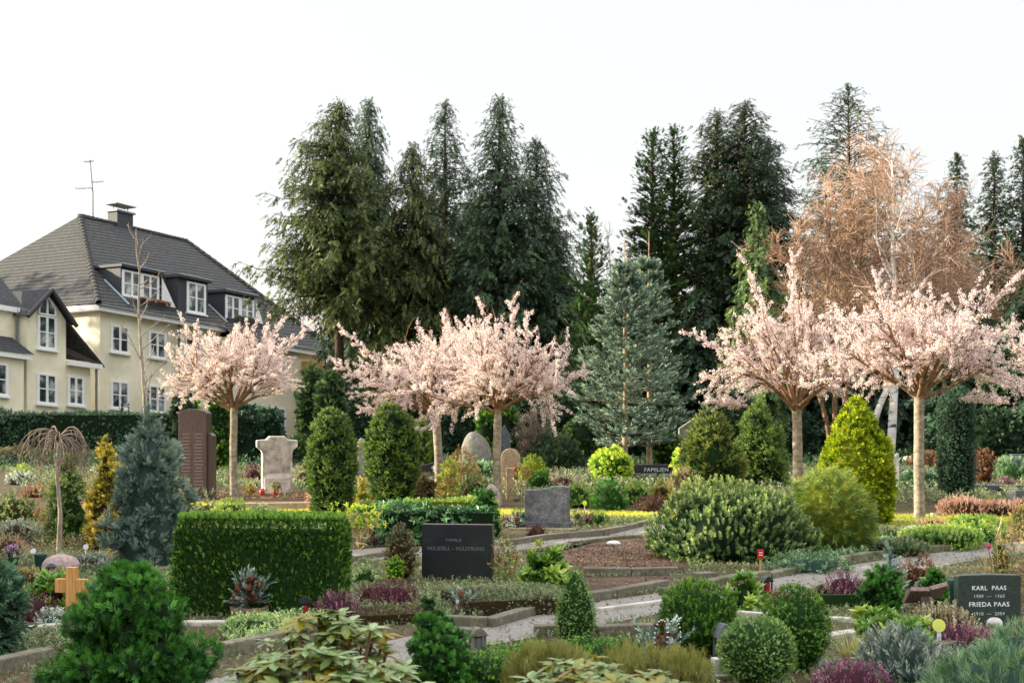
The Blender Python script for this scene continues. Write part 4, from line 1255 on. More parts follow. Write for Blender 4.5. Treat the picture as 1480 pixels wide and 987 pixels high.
# ------------------------------------------------------------------ standard cherry trees in blossom
def cherry(x, yb, fork, seed, label, R=1.5, top=2.3, lean=0.0, tr=.075, nl=8, dens=1.0, long_=(), d=None):
    X, Y = gp(x, yb) if d is None else gd(x, d)
    d = Y; rng = np.random.default_rng(seed)
    zf = zat(fork, d)
    t = thing('cherry_tree', label, 'tree', (X, Y, 0), 0, 'blossoming standard cherry trees along the lawn')
    trunk_geo([(.0, 0, -.05), (.012, 0, .08), (0, 0, zf * .5), (lean * .1, 0, zf - .05), (lean * .12, 0, zf + .06)], [tr * 1.35, tr * 1.05, tr, tr * .95, tr * .8], 16, seed, .03).build('trunk', ['bark_cherry'], t)
    gl, gf = Geo(), Geo()
    az = np.arange(nl) * TAU / nl + rng.uniform(-.3, .3, nl)
    el = rng.uniform(.42, 1.0, nl)
    S = np.tile([lean * .12, 0, zf - .03], (nl, 1)) + rng.normal(0, .02, (nl, 3))
    D = np.stack([np.cos(az) * np.cos(el), np.sin(az) * np.cos(el), np.sin(el)], -1)
    # inner limbs stand steeper and reach the crown's top
    S = np.concatenate([S, S[:4]]); a2 = rng.uniform(0, TAU, 4)
    D = np.concatenate([D, np.stack([np.cos(a2) * .35, np.sin(a2) * .35, np.ones(4)], -1)])
    L0 = np.concatenate([R * rng.uniform(.7, .95, nl), top * rng.uniform(.55, .75, 4)])
    B0 = grow(rng, S, D, L0, 7, .1, (lean * .25, 0, -.05))
    tubes(gl, B0, tr * .5, .014, 7, 0)
    S1, D1, p1, s1 = kids(rng, B0, 7, .28, 1.0, (.45, 1.05), .1)
    L1 = R * .62 * rng.uniform(.5, 1.1, len(S1)) * (1.1 - .35 * s1)
    B1 = grow(rng, S1, D1, L1, 6, .13, (lean * .15, 0, .0))
    tubes(gl, B1, .014, .005, 5, 0)
    S2, D2, p2, s2 = kids(rng, B1, 5, .15, 1.0, (.4, 1.1), .0)
    L2 = R * .36 * rng.uniform(.45, 1.35, len(S2))
    B2 = grow(rng, S2, D2, L2, 5, .14, (lean * .1, 0, -.05))
    tubes(gl, B2, .006, .003, 4, 0)
    # bare-tipped long shoots standing out of the crown
    for (dx, dz, l) in long_:
        b = grow(rng, np.array([[dx * .45, rng.uniform(-.2, .2), zf + dz * .55]]), np.array([[dx, rng.normal(0, .1), dz]]), l, 8, .05)
        tubes(gl, b, .014, .004, 5, 0)
        S3, D3, _, _ = kids(rng, b, 16, .1, .9, (.4, .9), .15)
        b3 = grow(rng, S3, D3, .22, 4, .1); tubes(gl, b3, .004, .002, 3, 0); B2 = np.concatenate([B2, np.concatenate([b3[:, :1], b3], 1)])
    q = rng.integers(0, len(B1), 26)                     # upswept shoots all over the top
    b = grow(rng, B1[q, -1], nrm(B1[q, -1] - B1[q, -3]) * .6 + np.array([0, 0, .75]), .5 * rng.uniform(.5, 1.2, 26), 5, .06)
    tubes(gl, b, .005, .002, 4, 0); B2 = np.concatenate([B2, b])
    up_ = B2[rng.uniform(0, 1, len(B2)) < .12]
    bt = grow(rng, up_[:, -1], nrm(up_[:, -1] - up_[:, -2]) + [0, 0, .6], .28, 4, .08); tubes(gl, bt, .004, .002, 3, 0)
    B2 = B2[rng.uniform(0, 1, len(B2)) < .74]
    for Q, m_, s_, keep in ((B1, 9, .046, .4), (B2, int(30 * dens), .041, 1)):
        n_, k_, _ = Q.shape
        ss = rng.uniform(.08, 1, (n_, m_)); f = np.minimum(ss * (k_ - 1), k_ - 1.001); i = f.astype(int); fr = (f - i)[..., None]; r = np.arange(n_)[:, None]
        P = (Q[r, i] * (1 - fr) + Q[r, i + 1] * fr).reshape(-1, 3)
        P = P[rng.uniform(0, 1, len(P)) < keep] ; P = P + rng.normal(0, .013, P.shape)
        scatter(gf, BLOSSOM, P, rng.normal(size=P.shape), s_ * rng.uniform(.6, 1.25, len(P)), .55 + rng.normal(0, .22, len(P)), rng)
    gl.build('branches', ['bark_limb'], t); gf.build('blossoms', ['blossom'], t)
    return t

cherry(337, 722, 590, 71, 'leftmost cherry tree in pale blossom, in front of the yellow house', 1.35, 1.9, .15, .075, 8, 1.0, ((1.1, 1.2, 1.5), (.9, 1.4, 1.3), (-1.2, .9, 1.0)))
cherry(634, 722, 600, 72, 'cherry tree in blossom with crown reaching far out to the left', 1.5, 1.7, -.5, .085, 9, 1.0, ((-1.5, 1.25, 1.9), (-1.7, .7, 1.6), (.1, 1.6, 1.2), (-1.5, .1, .9)), d=28)
cherry(718, 735, 592, 73, 'cherry tree in blossom right of the pair in the middle', 1.4, 1.9, .2, .075, 9, 1.1, ((.3, 1.5, 1.3), (1.5, .5, 1.1), (-.3, 1.5, 1.2)), d=25.6)
cherry(1153, 740, 592, 74, 'cherry tree in blossom left of the big pair on the right', 1.6, 2.3, -.15, .085, 9, 1.1, ((-.6, 1.8, 2.0), (-.1, 1.9, 1.8), (-1.6, 1.1, 1.5), (-1.7, .1, .8)), d=24.4)
cherry(1328, 750, 572, 75, 'rightmost large cherry tree in blossom on the sunlit grass', 1.45, 1.7, .05, .08, 9, 1.15, ((1.3, 1.5, 1.5), (1.5, .9, 1.2), (-.6, 1.4, 1.3), (1.2, -.1, .7)))
cherry(1562, 748, 580, 76, 'cherry tree mostly beyond the right edge with one blossom spray showing', 1.25, 1.3, -.1, .075, 8, .9, ((-1.3, .35, .8),), d=23.5)

# ------------------------------------------------------------------ birches, sapling, weeping standard, bare shrub
def bare_tree(name, label, cat, X, Y, stems, seed, n1=16, n2=10, n3=8, l1=.3, l2=.4, l3=.45, droop=-.5, mats=('bark_birch', 'twig_birch'), r2=.012, r3=.007, group=None, s0=.3, ang=(.5, 1.0), grav2=-.15):
    rng = np.random.default_rng(seed)
    t = thing(name, label, cat, (X, Y, 0), 0, group)
    gl, gt = Geo(), Geo()
    for pts, r in stems:
        pts = np.array(pts, float)
        s = np.linspace(0, 1, len(pts)); f = np.linspace(0, 1, 12)
        P = np.stack([np.interp(f, s, pts[:, i]) for i in range(3)], -1); P[1:-1] += rng.normal(0, .03, (10, 3))
        trunk = trunk_geo(P, np.linspace(r, .015, 12), 10, seed, .02)
        trunk.build('trunk', [mats[0]], t)
        B0 = P[None]; H = np.linalg.norm(P[-1] - P[0])
        S1, D1, _, s1 = kids(rng, B0, n1, s0, .98, ang, .25)
        L1 = H * l1 * (1.15 - .75 * s1) * rng.uniform(.7, 1.15, len(S1))
        B1 = grow(rng, S1, D1, L1, 7, .12, (0, 0, .1)); tubes(gl, B1, .012 + r * .3 * (1 - s1), .008, 6, 0)
        S2, D2, p2, s2 = kids(rng, B1, n2, .2, 1, (.4, .9), .1)
        L2 = L1[p2] * l2 * rng.uniform(.6, 1.3, len(S2)); B2 = grow(rng, S2, D2, L2, 6, .14, (0, 0, grav2)); tubes(gt, B2, r2, r3, 4, 0, .6)
        if n3:
            S3, D3, p3, s3 = kids(rng, B2, n3, .15, 1, (.3, .9), 0)
            L3 = L2[p3] * l3 * rng.uniform(.6, 1.4, len(S3)) + .1; B3 = grow(rng, S3, D3, L3, 5, .14, (0, 0, droop)); tubes(gt, B3, r3, r3 * .55, 3, 0, rng.uniform(.2, 1, len(B3)))
    gl.build('branches', [mats[2] if len(mats) > 2 else mats[0]], t); gt.build('twigs', [mats[1]], t)
    return t
X, Y = gd(1281, 50); s_ = F_PX / 50
bare_tree('birch_tree', 'white stemmed birch with twin trunks and bare rusty twigs behind the right cherry trees', 'tree', X, Y,
          [([(.12, 0, -.1), (.3, 0, 3), (.3, .1, 6), (.25, 0, 8.2), (.2, 0, 10.6)], .17), ([(-.1, .1, -.1), (-.45, .1, 1.5), (.2, .1, 3.0), (1.05, .2, 5.5), (1.35, .2, 7.2), (2.2, .2, 9.0)], .15)], 81, 21, 12, 9, .36, .42, .5, -.3, ('bark_birch', 'twig_birch', 'bark_birch'), .014, .0095)
X, Y = gd(1205, 51)
bare_tree('birch_tree', 'domed bare birch with dense rusty twigs left of the white stemmed one', 'tree', X, Y,
          [([(0, 0, -.1), (.1, 0, 2.5), (-.2, .1, 6), (-.1, 0, 9.3)], .12), ([(0, .1, -.1), (-.5, .1, 2.5), (-1.3, .1, 6), (-1.7, 0, 7.8)], .1), ([(.1, .1, -.1), (.6, .1, 3), (.9, .1, 6), (1.1, 0, 8.4)], .1)], 82, 18, 12, 9, .36, .45, .5, -.3, ('bark_limb', 'twig_birch', 'twig_light'), .014, .0095, s0=.3)
X, Y = gd(1405, 52)
bare_tree('birch_tree', 'low bare birch with brown twigs at the right, under the pointed spruces', 'tree', X, Y,
          [([(0, 0, -.1), (-.4, 0, 3), (-1.2, .1, 5.5), (-1.4, 0, 7.2)], .11), ([(0, .1, -.1), (.6, .1, 3), (1.4, .1, 5), (2.0, 0, 6.6)], .1)], 83, 18, 12, 9, .42, .45, .5, -.3, ('bark_limb', 'twig_birch', 'twig_light'), .014, .0095, s0=.3)
X, Y = gd(862, 57)
bare_tree('bare_tree', 'thin bare tree whose grey twigs show against the sky above the blue fir', 'tree', X, Y,
          [([(.6, 0, -.1), (.6, 0, 5), (.5, 0, 8.5)], .06)], 84, 14, 5, 3, .28, .4, .5, .1, ('bark_grey', 'twig_grey'), .008, .005, s0=.5)
X, Y = gd(208, 40)
bare_tree('bare_sapling', 'slim bare sapling with a few thin twigs rising in front of the yellow house', 'sapling', X, Y,
          [([(.06, 0, -.1), (.02, 0, 2), (-.08, 0, 4.5), (-.22, 0, 6.85)], .07)], 85, 17, 3, 0, .2, .35, .5, .1, ('bark_grey', 'twig_grey'), .006, .003, s0=.25, ang=(.6, 1.2), grav2=.25)
X, Y = gd(766, 40)
bare_tree('bare_shrub', 'rounded leafless grey shrub behind the arched tan headstone', 'shrub', X, Y,
          [([(0, 0, -.05), (dx * .4, dy * .4, .7), (dx, dy, 1.55)], .02) for dx, dy in ((-.5, 0), (.0, .2), (.45, 0), (.2, -.3), (-.2, -.3))], 86, 10, 7, 4, .35, .45, .6, 0, ('twig_grey', 'twig_grey'), .007, .005, s0=.1)

def weeping(x, yb, top, seed, label, w=.5, n=34, flow=None):
    X, Y = gp(x, yb); h = zat(top, Y); rng = np.random.default_rng(seed)
    t = thing('weeping_tree', label, 'tree', (X, Y, 0))
    trunk_geo([(0, 0, -.03), (.02, 0, h * .3), (-.02, 0, h * .62), (.005, 0, h * .86), (0, 0, h * .93)], [.034, .026, .024, .027, .035], 10, seed, .05).build('trunk', ['bark_grey'], t)
    az = np.arange(n) * 2.39996; el = rng.uniform(.5, 1.3, n)
    D = np.stack([np.cos(az) * np.cos(el), np.sin(az) * np.cos(el), np.sin(el)], -1)
    L = rng.uniform(.8, 1.4, n) * w * 1.45
    b = grow(rng, np.tile([0, 0, h * .9], (n, 1)), D, L, 10, .07, (0, 0, -3.6))
    g = Geo(); tubes(g, b, .011, .004, 5, 0)
    S, D, _, _ = kids(rng, b, 6, .3, 1, (.3, .8), 0)
    b2 = grow(rng, S, D, w * .5, 6, .1, (0, 0, -2.2)); tubes(g, b2, .005, .002, 4, 0)
    g.build('branches', ['twig_grey'], t)
    g = Geo(); P = b2[:, 2:].reshape(-1, 3); P = P[rng.uniform(0, 1, len(P)) < .25]
    scatter(g, SPRIG, P, rng.normal(0, .4, P.shape) - [0, 0, .6], .03, .5 + rng.normal(0, .2, len(P)), rng); g.build('leaves', ['leaf_autumn'], t)
weeping(85, 797, 618, 91, 'small weeping standard tree with grey arching bare branches', .33, 40)
# ------------------------------------------------------------------ headstones and grave furniture
def stone(name, label, x, yb, rz=0.0, cat='headstone', d=None):
    X, Y = gp(x, yb) if d is None else gd(x, d)
    return thing(name, label, cat, (X, Y, 0), rz)

# black family stone in the middle
s = sc(836); w_, h_ = 103 / s, 79 / s
t = stone('headstone', 'polished black granite family headstone with pale lettering beside the path', 662, 836, math.radians(-8))
bm_obj('slab', prism([(-w_ / 2, -.03), (w_ / 2, -.03), (w_ / 2, h_), (-w_ / 2, h_)], .13, .004), 'black_granite', t)
inscription('FAMILIE', .043, t, (-.03, -.0672, h_ * .69), 'letter_dim', space=1.1)
inscription('HÜLSDELL – HÜLSTRUNG', .052, t, (-.01, -.0672, h_ * .53), 'letter_dim', space=1.08, sx=.9)

# dark green stone at the right
s = sc(903); w_, h_ = 93 / s, 74 / s
t = stone('headstone', 'dark green granite headstone with white letters for a couple, at the right edge', 1427, 903, math.radians(4))
bm_obj('slab', prism([(-w_ / 2, -.03), (w_ / 2, -.03), (w_ / 2, h_ * .96), (w_ / 2 - .012, h_ - .006), (0, h_), (-w_ / 2 + .012, h_ - .006), (-w_ / 2, h_ * .96)], .09, .006), 'granite_green', t)
for tx, sz, zz, mm in (('KARL  PAAS', .047, .70, 'letter_white'), ('FRIEDA PAAS', .05, .38, 'letter_white'), ('1909  —  1960', .036, .55, 'letter_light'), ('1918  —  2004', .036, .21, 'letter_light')):
    inscription(tx, sz, t, (-.005, -.0462, h_ * zz), mm, space=1.12, bold=.0006 if 'PAAS' in tx else 0)

# grey granite stone by the path, top sloping to the right, on a plinth
s = sc(764); w_, h_ = 64 / s, 62 / s
t = stone('headstone', 'grey speckled granite headstone with waved top standing on a plinth by the path', 791, 764, math.radians(-14))
o = [(-w_ / 2, .1), (w_ / 2, .1), (w_ / 2, h_ * .97), (w_ * .38, h_), (w_ * .2, h_ * 1.0), (0, h_ * .96), (-w_ * .25, h_ * .91), (-w_ / 2, h_ * .9)]
bm_obj('slab', prism(o, .17, .008), 'granite_grey', t)
bm_obj('plinth', bevel_box((w_ * 1.12, .26, .13), .008, 2, (0, 0, .04)), 'granite_grey', t)
bm_obj('base_slab', bevel_box((w_ * 1.5, .5, .05), .006, 2, (0, -.1, .002)), 'concrete', t)

# pale stone with cross-arms on its platform
d = 29.7; s = F_PX / d
t = stone('headstone', 'tall pale limestone gravestone shaped like a broad cross', 400, 712, math.radians(14), d=d)
hw, aw, H = .31, .42, 82 / s
o = [(-hw, -.03), (hw, -.03), (hw, H * .7), (hw + .02, H * .75), (aw, H * .81), (aw, H * .93), (hw * .72, H * .94), (hw * .5, H), (-hw * .5, H), (-hw * .72, H * .94), (-aw, H * .93), (-aw, H * .81), (-hw - .02, H * .75), (-hw, H * .7)]
bm_obj('slab', prism(o, .3, .02, 3), 'stone_white', t)
q = o[2:-1]
bm_obj('carved_face', prism([(x * .86, (z - H * .5) * .9 + H * .52) for x, z in ([(-hw, H * .32), (hw, H * .32)] + o[2:] )], .01, 0), 'stone_light_face', t, (0, -.153, 0))
bm_obj('foot_block', prism([(-hw * .86, -.03), (hw * .86, -.03), (hw * .86, H * .27), (-hw * .86, H * .27)], .05, .008), 'stone_white', t, (0, -.17, 0))

# tall brown stele with side wing
d = 27.5; s = F_PX / d
t = stone('memorial_stele', 'tall polished brown stele with rounded top and rows of faint names', 282, 720, math.radians(-12), 'memorial', d=d)
H = zat(591, d); hw = .29
arc = [(hw * math.cos(a), H - .1 + .1 * math.sin(a)) for a in np.linspace(0, math.pi, 12)]
bm_obj('slab', prism([(-hw, -.03), (hw, -.03)] + arc, .26, .01), 'granite_brown', t)
bm_obj('side_wing', prism([(hw - .02, -.03), (hw + .1, -.03), (hw + .1, H * .7), (hw + .06, H * .73), (hw - .02, H * .74)], .2, .01), 'granite_brown', t, (0, .02, 0))
g = Geo(); rng = random.Random(3)
for i in range(16):
    for cx in (-.13, .13):
        wd = rng.uniform(.13, .2)
        g.box((cx, -.1325, H * (.72 - i * .037)), (wd, .003, .018))
g.build('name_rows', ['letter_brown'], t)

# low black family stone under the fir
d = 34.3; s = F_PX / d
t = stone('headstone', 'low wide black headstone with white family name and cross, under the silvery fir', 936, 697, 0, d=d)
w_, h_ = 92 / s, zat(671, d)
bm_obj('slab', prism([(-w_ / 2, -.03), (w_ / 2, -.03), (w_ / 2, h_), (-w_ / 2, h_)], .2, .01), 'black_granite', t)
inscription('FAMILIEN', .13, t, (.2, -.102, h_ * .62), 'letter_light', space=1.1)
inscription('SCHRÖDER  HENNIG', .11, t, (.17, -.102, h_ * .34), 'letter_light', space=1.05, sx=.85)
c = .045
bm_obj('cross', prism([(-c * .5, .1), (c * .5, .1), (c * .6, h_ * .5), (c * 1.2, h_ * .6), (c * 2.6, h_ * .66), (c * 1.2, h_ * .7), (c * .6, h_ * .76), (c * .5, h_ * .9), (-c * .5, h_ * .9), (-c * .6, h_ * .76), (-c * 1.2, h_ * .7), (-c * 2.6, h_ * .66), (-c * 1.2, h_ * .6), (-c * .6, h_ * .5)], .006, 0), 'letter_light', t, (-w_ * .36, -.103, 0))

def boulder(label, x, yb, w, h, mat, seed, d=None, dep=.7, name='boulder_headstone', flat=.5, rz=0, amp=.12, freq=2.2):
    t = stone(name, label, x, yb, rz, 'headstone', d)
    s = F_PX / t.location.y
    bm_obj('stone', rock_bm(w / s, w / s * dep, h / s * 1.04, seed, amp, 4, flat, freq), mat, t, smooth=True, loc=(0, 0, -.02))
    return t
boulder('small pinkish rounded headstone behind the orange wooden cross', 88, 826, 56, 28, 'rock_pink', 5, amp=.05, freq=1.2)
boulder('large layered grey boulder headstone behind the middle cherry pair', 686, 690, 50, 62, 'rock_grey', 12, d=38)
boulder('grey boulder headstone between the two clipped yew columns', 523, 706, 26, 66, 'rock_grey', 15, d=33)
boulder('small pinkish boulder at the foot of the middle right cherry tree', 711, 742, 24, 32, 'rock_pink', 17, d=25.2)
boulder('low dark lying stone at the edge of the sunlit lawn', 1322, 777, 42, 20, 'rock_grey', 19, flat=.3)
boulder('flat grey lying slab stone by the rightmost cherry tree trunk', 1320, 700, 44, 14, 'rock_grey', 20, d=36, flat=.3)

def slab_stone(label, x, d, yb, w, top, mat, outline='flat', dep=.18, rz=0, name='headstone'):
    t = stone(name, label, x, yb, rz, d=d)
    s = F_PX / d; W = w / s; H = zat(top, d)
    if outline == 'arch':
        o = [(-W / 2, -.03), (W / 2, -.03)] + [(W / 2 * math.cos(a), H - W * .55 + W * .55 * math.sin(a) ** .8) for a in np.linspace(.0, math.pi, 17)]
    elif outline == 'peak':
        o = [(-W / 2, -.03), (W / 2, -.03), (W / 2, H * .8), (0, H), (-W / 2, H * .84)]
    elif outline == 'slant':
        o = [(-W / 2, -.03), (W / 2, -.03), (W / 2, H), (W * .3, H), (-W / 2, H * .8)]
    else:
        o = [(-W / 2, -.03), (W / 2, -.03), (W / 2, H), (-W / 2, H)]
    bm_obj('slab', prism(o, dep, .015), mat, t)
    return t, W, H
t, W, H = slab_stone('black headstone with small white cross left of the tall cherry trunk', 621, 34, 698, 34, 667, 'black_granite', 'slant')
bm_obj('cross', prism([(-.012, .3), (.012, .3), (.012, .38), (.05, .38), (.05, .405), (.012, .405), (.012, .45), (-.012, .45), (-.012, .405), (-.05, .405), (-.05, .38), (-.012, .38)], .006, 0), 'letter_white', t, (.1, -.094, -.02))
bm_obj('pale_block', bevel_box((.3, .08, .16), .01, 2, (.12, -.17, .1)), 'stone_white', t)
slab_stone('tall dark slate headstone half hidden by the middle right cherry trunk', 729, 37, 690, 18, 614, 'slate', 'peak')
t, W, H = slab_stone('tan headstone with pointed arch top behind the cherry trunk', 738, 33, 700, 28, 648, 'stone_tan', 'arch')
g = Geo()
for r_ in (.055, .1, .145):
    a = np.linspace(0, TAU, 25); tubes(g, np.stack([r_ * np.cos(a), 0 * a, r_ * 1.15 * np.sin(a)], -1)[None], .008, .008, 5, 0)
g.build('ring_carving', ['stone_tan'], t, (0, -.092, H * .72))
slab_stone('grey stone stele with slanted cap behind the dark green hedge block', 995, 42, 680, 28, 604, 'rock_grey', 'slant', .3)
t, W, H = slab_stone('grey plain headstone at the far right beyond the dark junipers', 1472, 33, 700, 22, 656, 'slate')
slab_stone('dark grey headstone cut by the right edge beside the pink heather', 1470, 23.5, 742, 20, 708, 'granite_grey', 'flat', .16, .5)
t = stone('lying_slab', 'flat blue grey stone slab lying beside the dark clipped yew column', 1436, 715, 0, 'headstone', 29)
bm_obj('slab', bevel_box((.95, .5, .09), .01, 2, (0, 0, .16)), 'slate', t); bm_obj('support', bevel_box((.8, .4, .13), .01, 2, (0, 0, .055)), 'concrete', t)
slab_stone('slim tan stone post beside the arched headstone', 736, 27.5, 722, 9, 676, 'stone_tan')
slab_stone('pale leaning stone edge showing right of the golden cone', 1293, 31, 700, 10, 655, 'stone_white', 'slant')

# the open-book stone lying tilted in front of the green stone
t = stone('book_headstone', 'brown granite stone book lying open and tilted on a small foot', 1338, 880, math.radians(6), 'headstone')
for sx, nm in ((-1, 'page_block'), (1, 'page_block')):
    bm = bevel_box((.165, .2, .04), .008, 2)
    M = Matrix.Translation((sx * .08, 0, .13 + sx * .012)) @ Matrix.Rotation(math.radians(-38), 4, 'X') @ Matrix.Rotation(math.radians(-8 * sx - 7), 4, 'Y')
    bm.transform(M); bm_obj(nm, bm, 'granite_red', t)
bm_obj('foot', bevel_box((.1, .1, .14), .006, 2, (0, .03, .05)), 'concrete', t)

# wooden cross
t = stone('wooden_cross', 'plain orange brown wooden grave cross in the left foreground', 104, 896, math.radians(-9), 'cross')
s = F_PX / t.location.y; H = 77 / s; aw = 24.5 / s; b = 8 / s
bm_obj('post', bevel_box((2 * b, .055, H + .05), .005, 2, (0, 0, H / 2 - .025)), 'oak_wood', t)
for sx in (-1, 1):
    bm_obj('arm', bevel_box((aw - b, .055, 20 / s), .005, 2, (sx * (aw + b) / 2, 0, H - 27 / s)), 'oak_wood', t)

def lantern(label, x, yb, h, w, body='black_metal', glass='glass_red', d=None, rz=.3, base=True):
    t = stone('grave_lantern', label, x, yb, rz, 'lantern', d)
    s = F_PX / t.location.y; h, w = h / s, w / s
    if base: bm_obj('base', bevel_box((w, w, h * .12), .004, 2, (0, 0, h * .06)), body, t)
    for sx in (-1, 1):
        for sy in (-1, 1):
            bm_obj('post', bevel_box((w * .16, w * .16, h * .58), .003, 1, (sx * w * .36, sy * w * .36, h * .4)), body, t)
    bm_obj('glass', lathe([(w * .3, h * .13), (w * .33, h * .2), (w * .33, h * .6), (w * .28, h * .68)], 16), glass, t, smooth=True)
    bm_obj('roof', prism([(-w * .55, h * .69), (w * .55, h * .69), (w * .5, h * .76), (w * .3, h * .92), (w * .12, h), (-w * .12, h), (-w * .3, h * .92), (-w * .5, h * .76)], w * 1.04, .005), body, t)
    return t
lantern('black grave lantern with red glass in front of the clipped thuja hedge', 441, 896, 35, 17)
lantern('grave lantern with amber light in front of the pinkish boulder', 74, 832, 19, 15, 'grey_metal', 'glass_amber')
lantern('small dark grave lantern beside the pink flowers at the middle right', 1108, 858, 26, 15)
lantern('square pale topped lantern half behind the dark dwarf conifer', 690, 944, 38, 24, 'concrete', 'grey_metal')
lantern('tall grey metal lantern between two clipped box balls', 1044, 966, 66, 24, 'grey_metal', 'glass_amber')
t = stone('plaque_stone', 'small white marble plaque stone under the box balls', 1044, 978, .2, 'plaque')
s = F_PX / t.location.y
bm_obj('slab', bevel_box((30 / s, .08, 26 / s), .006, 2, (0, 0, 15 / s)), 'stone_white', t); bm_obj('base', bevel_box((44 / s, .16, .025), .005, 2, (0, 0, .0125)), 'stone_white', t)

def marker(label, x, yb, top, r, mat='white_plastic', face=None, stem=.012):
    t = stone('grave_marker', label, x, yb, 0, 'plant tag')
    s = F_PX / t.location.y; H = (yb - top) / s; R = r / s
    bm_obj('stake', bevel_box((stem, .006, H - R * 1.6), .001, 1, (0, 0, (H - R * 1.6) / 2 - .01)), 'white_plastic', t)
    bm = lathe([(R, -.004), (R, .004)], 20); bm.transform(Matrix.Translation((0, 0, H - R)) @ Matrix.Rotation(math.radians(82), 4, 'X')); bm_obj('disc', bm, mat, t)
marker('round pale yellow tag on a white stake among the heather near the green stone', 1357, 942, 894, 9.5, 'yellow_plastic', stem=.03)
marker('white round tag on a stake left of the blue cypress', 124, 802, 786, 4)
marker('white round tag on a stake left of the pinkish boulder', 48, 812, 792, 4)
marker('yellow round tag on a stake behind the grey granite stone', 845, 748, 723, 3.4, 'lime_plastic')
t = stone('grave_sign', 'small red square sign on a wooden stick by the mugo pine', 1099, 828, 0, 'sign')
s = F_PX / t.location.y
bm_obj('stick', bevel_box((.022, .014, 26 / s), .002, 1, (0, 0, 12 / s)), 'pole_bamboo', t)
bm_obj('plate', bevel_box((9 / s, .012, 13 / s), .002, 1, (0, -.014, 28 / s)), 'red_plastic', t)
g = Geo(); g.box((0, -.0215, 30 / s), (5 / s, .002, 1.2 / s)); g.box((0, -.0215, 26.5 / s), (5.5 / s, .002, 1.2 / s)); g.build('text_lines', ['letter_white'], t)

def vase(label, x, yb, h, r, mat='green_plastic', flower=None, seed=0, d=None):
    t = stone('grave_vase', label, x, yb, 0, 'vase', d)
    s = F_PX / t.location.y; h, r = h / s, r / s
    bm_obj('cup', lathe([(r * .6, -.01), (r * .7, h * .1), (r * .9, h * .8), (r * 1.05, h * .96), (r, h), (r * .85, h), (r * .8, h * .8)], 20), mat, t, smooth=True)
    if flower:
        g = Geo(); rng = np.random.default_rng(seed)
        bush(g, r * 3.4, r * 2.4, P_ball, SPRIG, r * .7, 1.2, seed=seed, z0=h * .8, core=.6); g.build('foliage', ['leaf_skimmia', 'core_green'], t)
        g = Geo(); bush(g, r * 3.2, r * 2.6, P_ball, BLOSSOM, r * .5, .6, seed=seed + 1, z0=h * .9, core=0); g.build('blossoms', [flower], t)
    return t
vase('green plastic vase standing behind the dark green granite stone', 1382, 888, 52, 11)
vase('dark green vase beside the pinkish boulder', 58, 824, 24, 9)
vase('dark vase with violet flowers at the left edge', 19, 830, 26, 8, 'green_plastic', 'flower_violet', 3)
vase('red pot with rusty flowers at the foot of the pale limestone stone', 399, 714, 10, 4.5, 'red_plastic', 'leaf_rust', 4, d=28.8)
t = stone('grave_candle', 'round red candle left of the red pot on the bare grave', 379, 714, 0, 'candle', 28.8)
bm_obj('cup', lathe([(.03, 0), (.055, .03), (.06, .08), (.045, .12)], 16), 'red_plastic', t, smooth=True); bm_obj('lid', lathe([(.046, .118), (.03, .135), (.008, .14)], 16), 'red_plastic', t, smooth=True)

def bowl(label, x, yb, w, h, seed, fol, flw, mat='terracotta', tall=1.0, d=None):
    t = stone('planting_bowl', label, x, yb, 0, 'planter', d)
    s = F_PX / t.location.y; r, h = w / s / 2, h / s
    bm_obj('bowl', lathe([(r * .55, -.005), (r * .6, h * .05), (r * .92, h * .7), (r, h), (r * .9, h), (r * .82, h * .75)], 24), mat, t, smooth=True)
    g = Geo(); bush(g, r * 2.1, r * 1.1 * tall, P_dome, NEEDLE_F, r * .5, 1.3, seed=seed, z0=h * .75, core=.6); g.build('foliage', [fol, 'core_green'], t)
    g = Geo(); bush(g, r * 1.8, r * 1.3 * tall, P_dome, SPIKE, r * .4, 1.0, seed=seed + 1, z0=h * .8, core=0); g.build('blossoms', [flw], t)
    return t
bowl('grey stone bowl with heather at the foot of the granite stone', 835, 760, 24, 11, 5, 'leaf_cover', 'heather_cream')

def pine_cone(rng, r):
    bm = bmesh.new()
    bmesh.ops.create_uvsphere(bm, u_segments=10, v_segments=9, radius=r)
    for i, v in enumerate(bm.verts):
        k = 1.18 if (i % 2) else .86
        v.co = Vector((v.co.x * k, v.co.y * k, v.co.z * 1.5 + r * 1.3))
    return bm

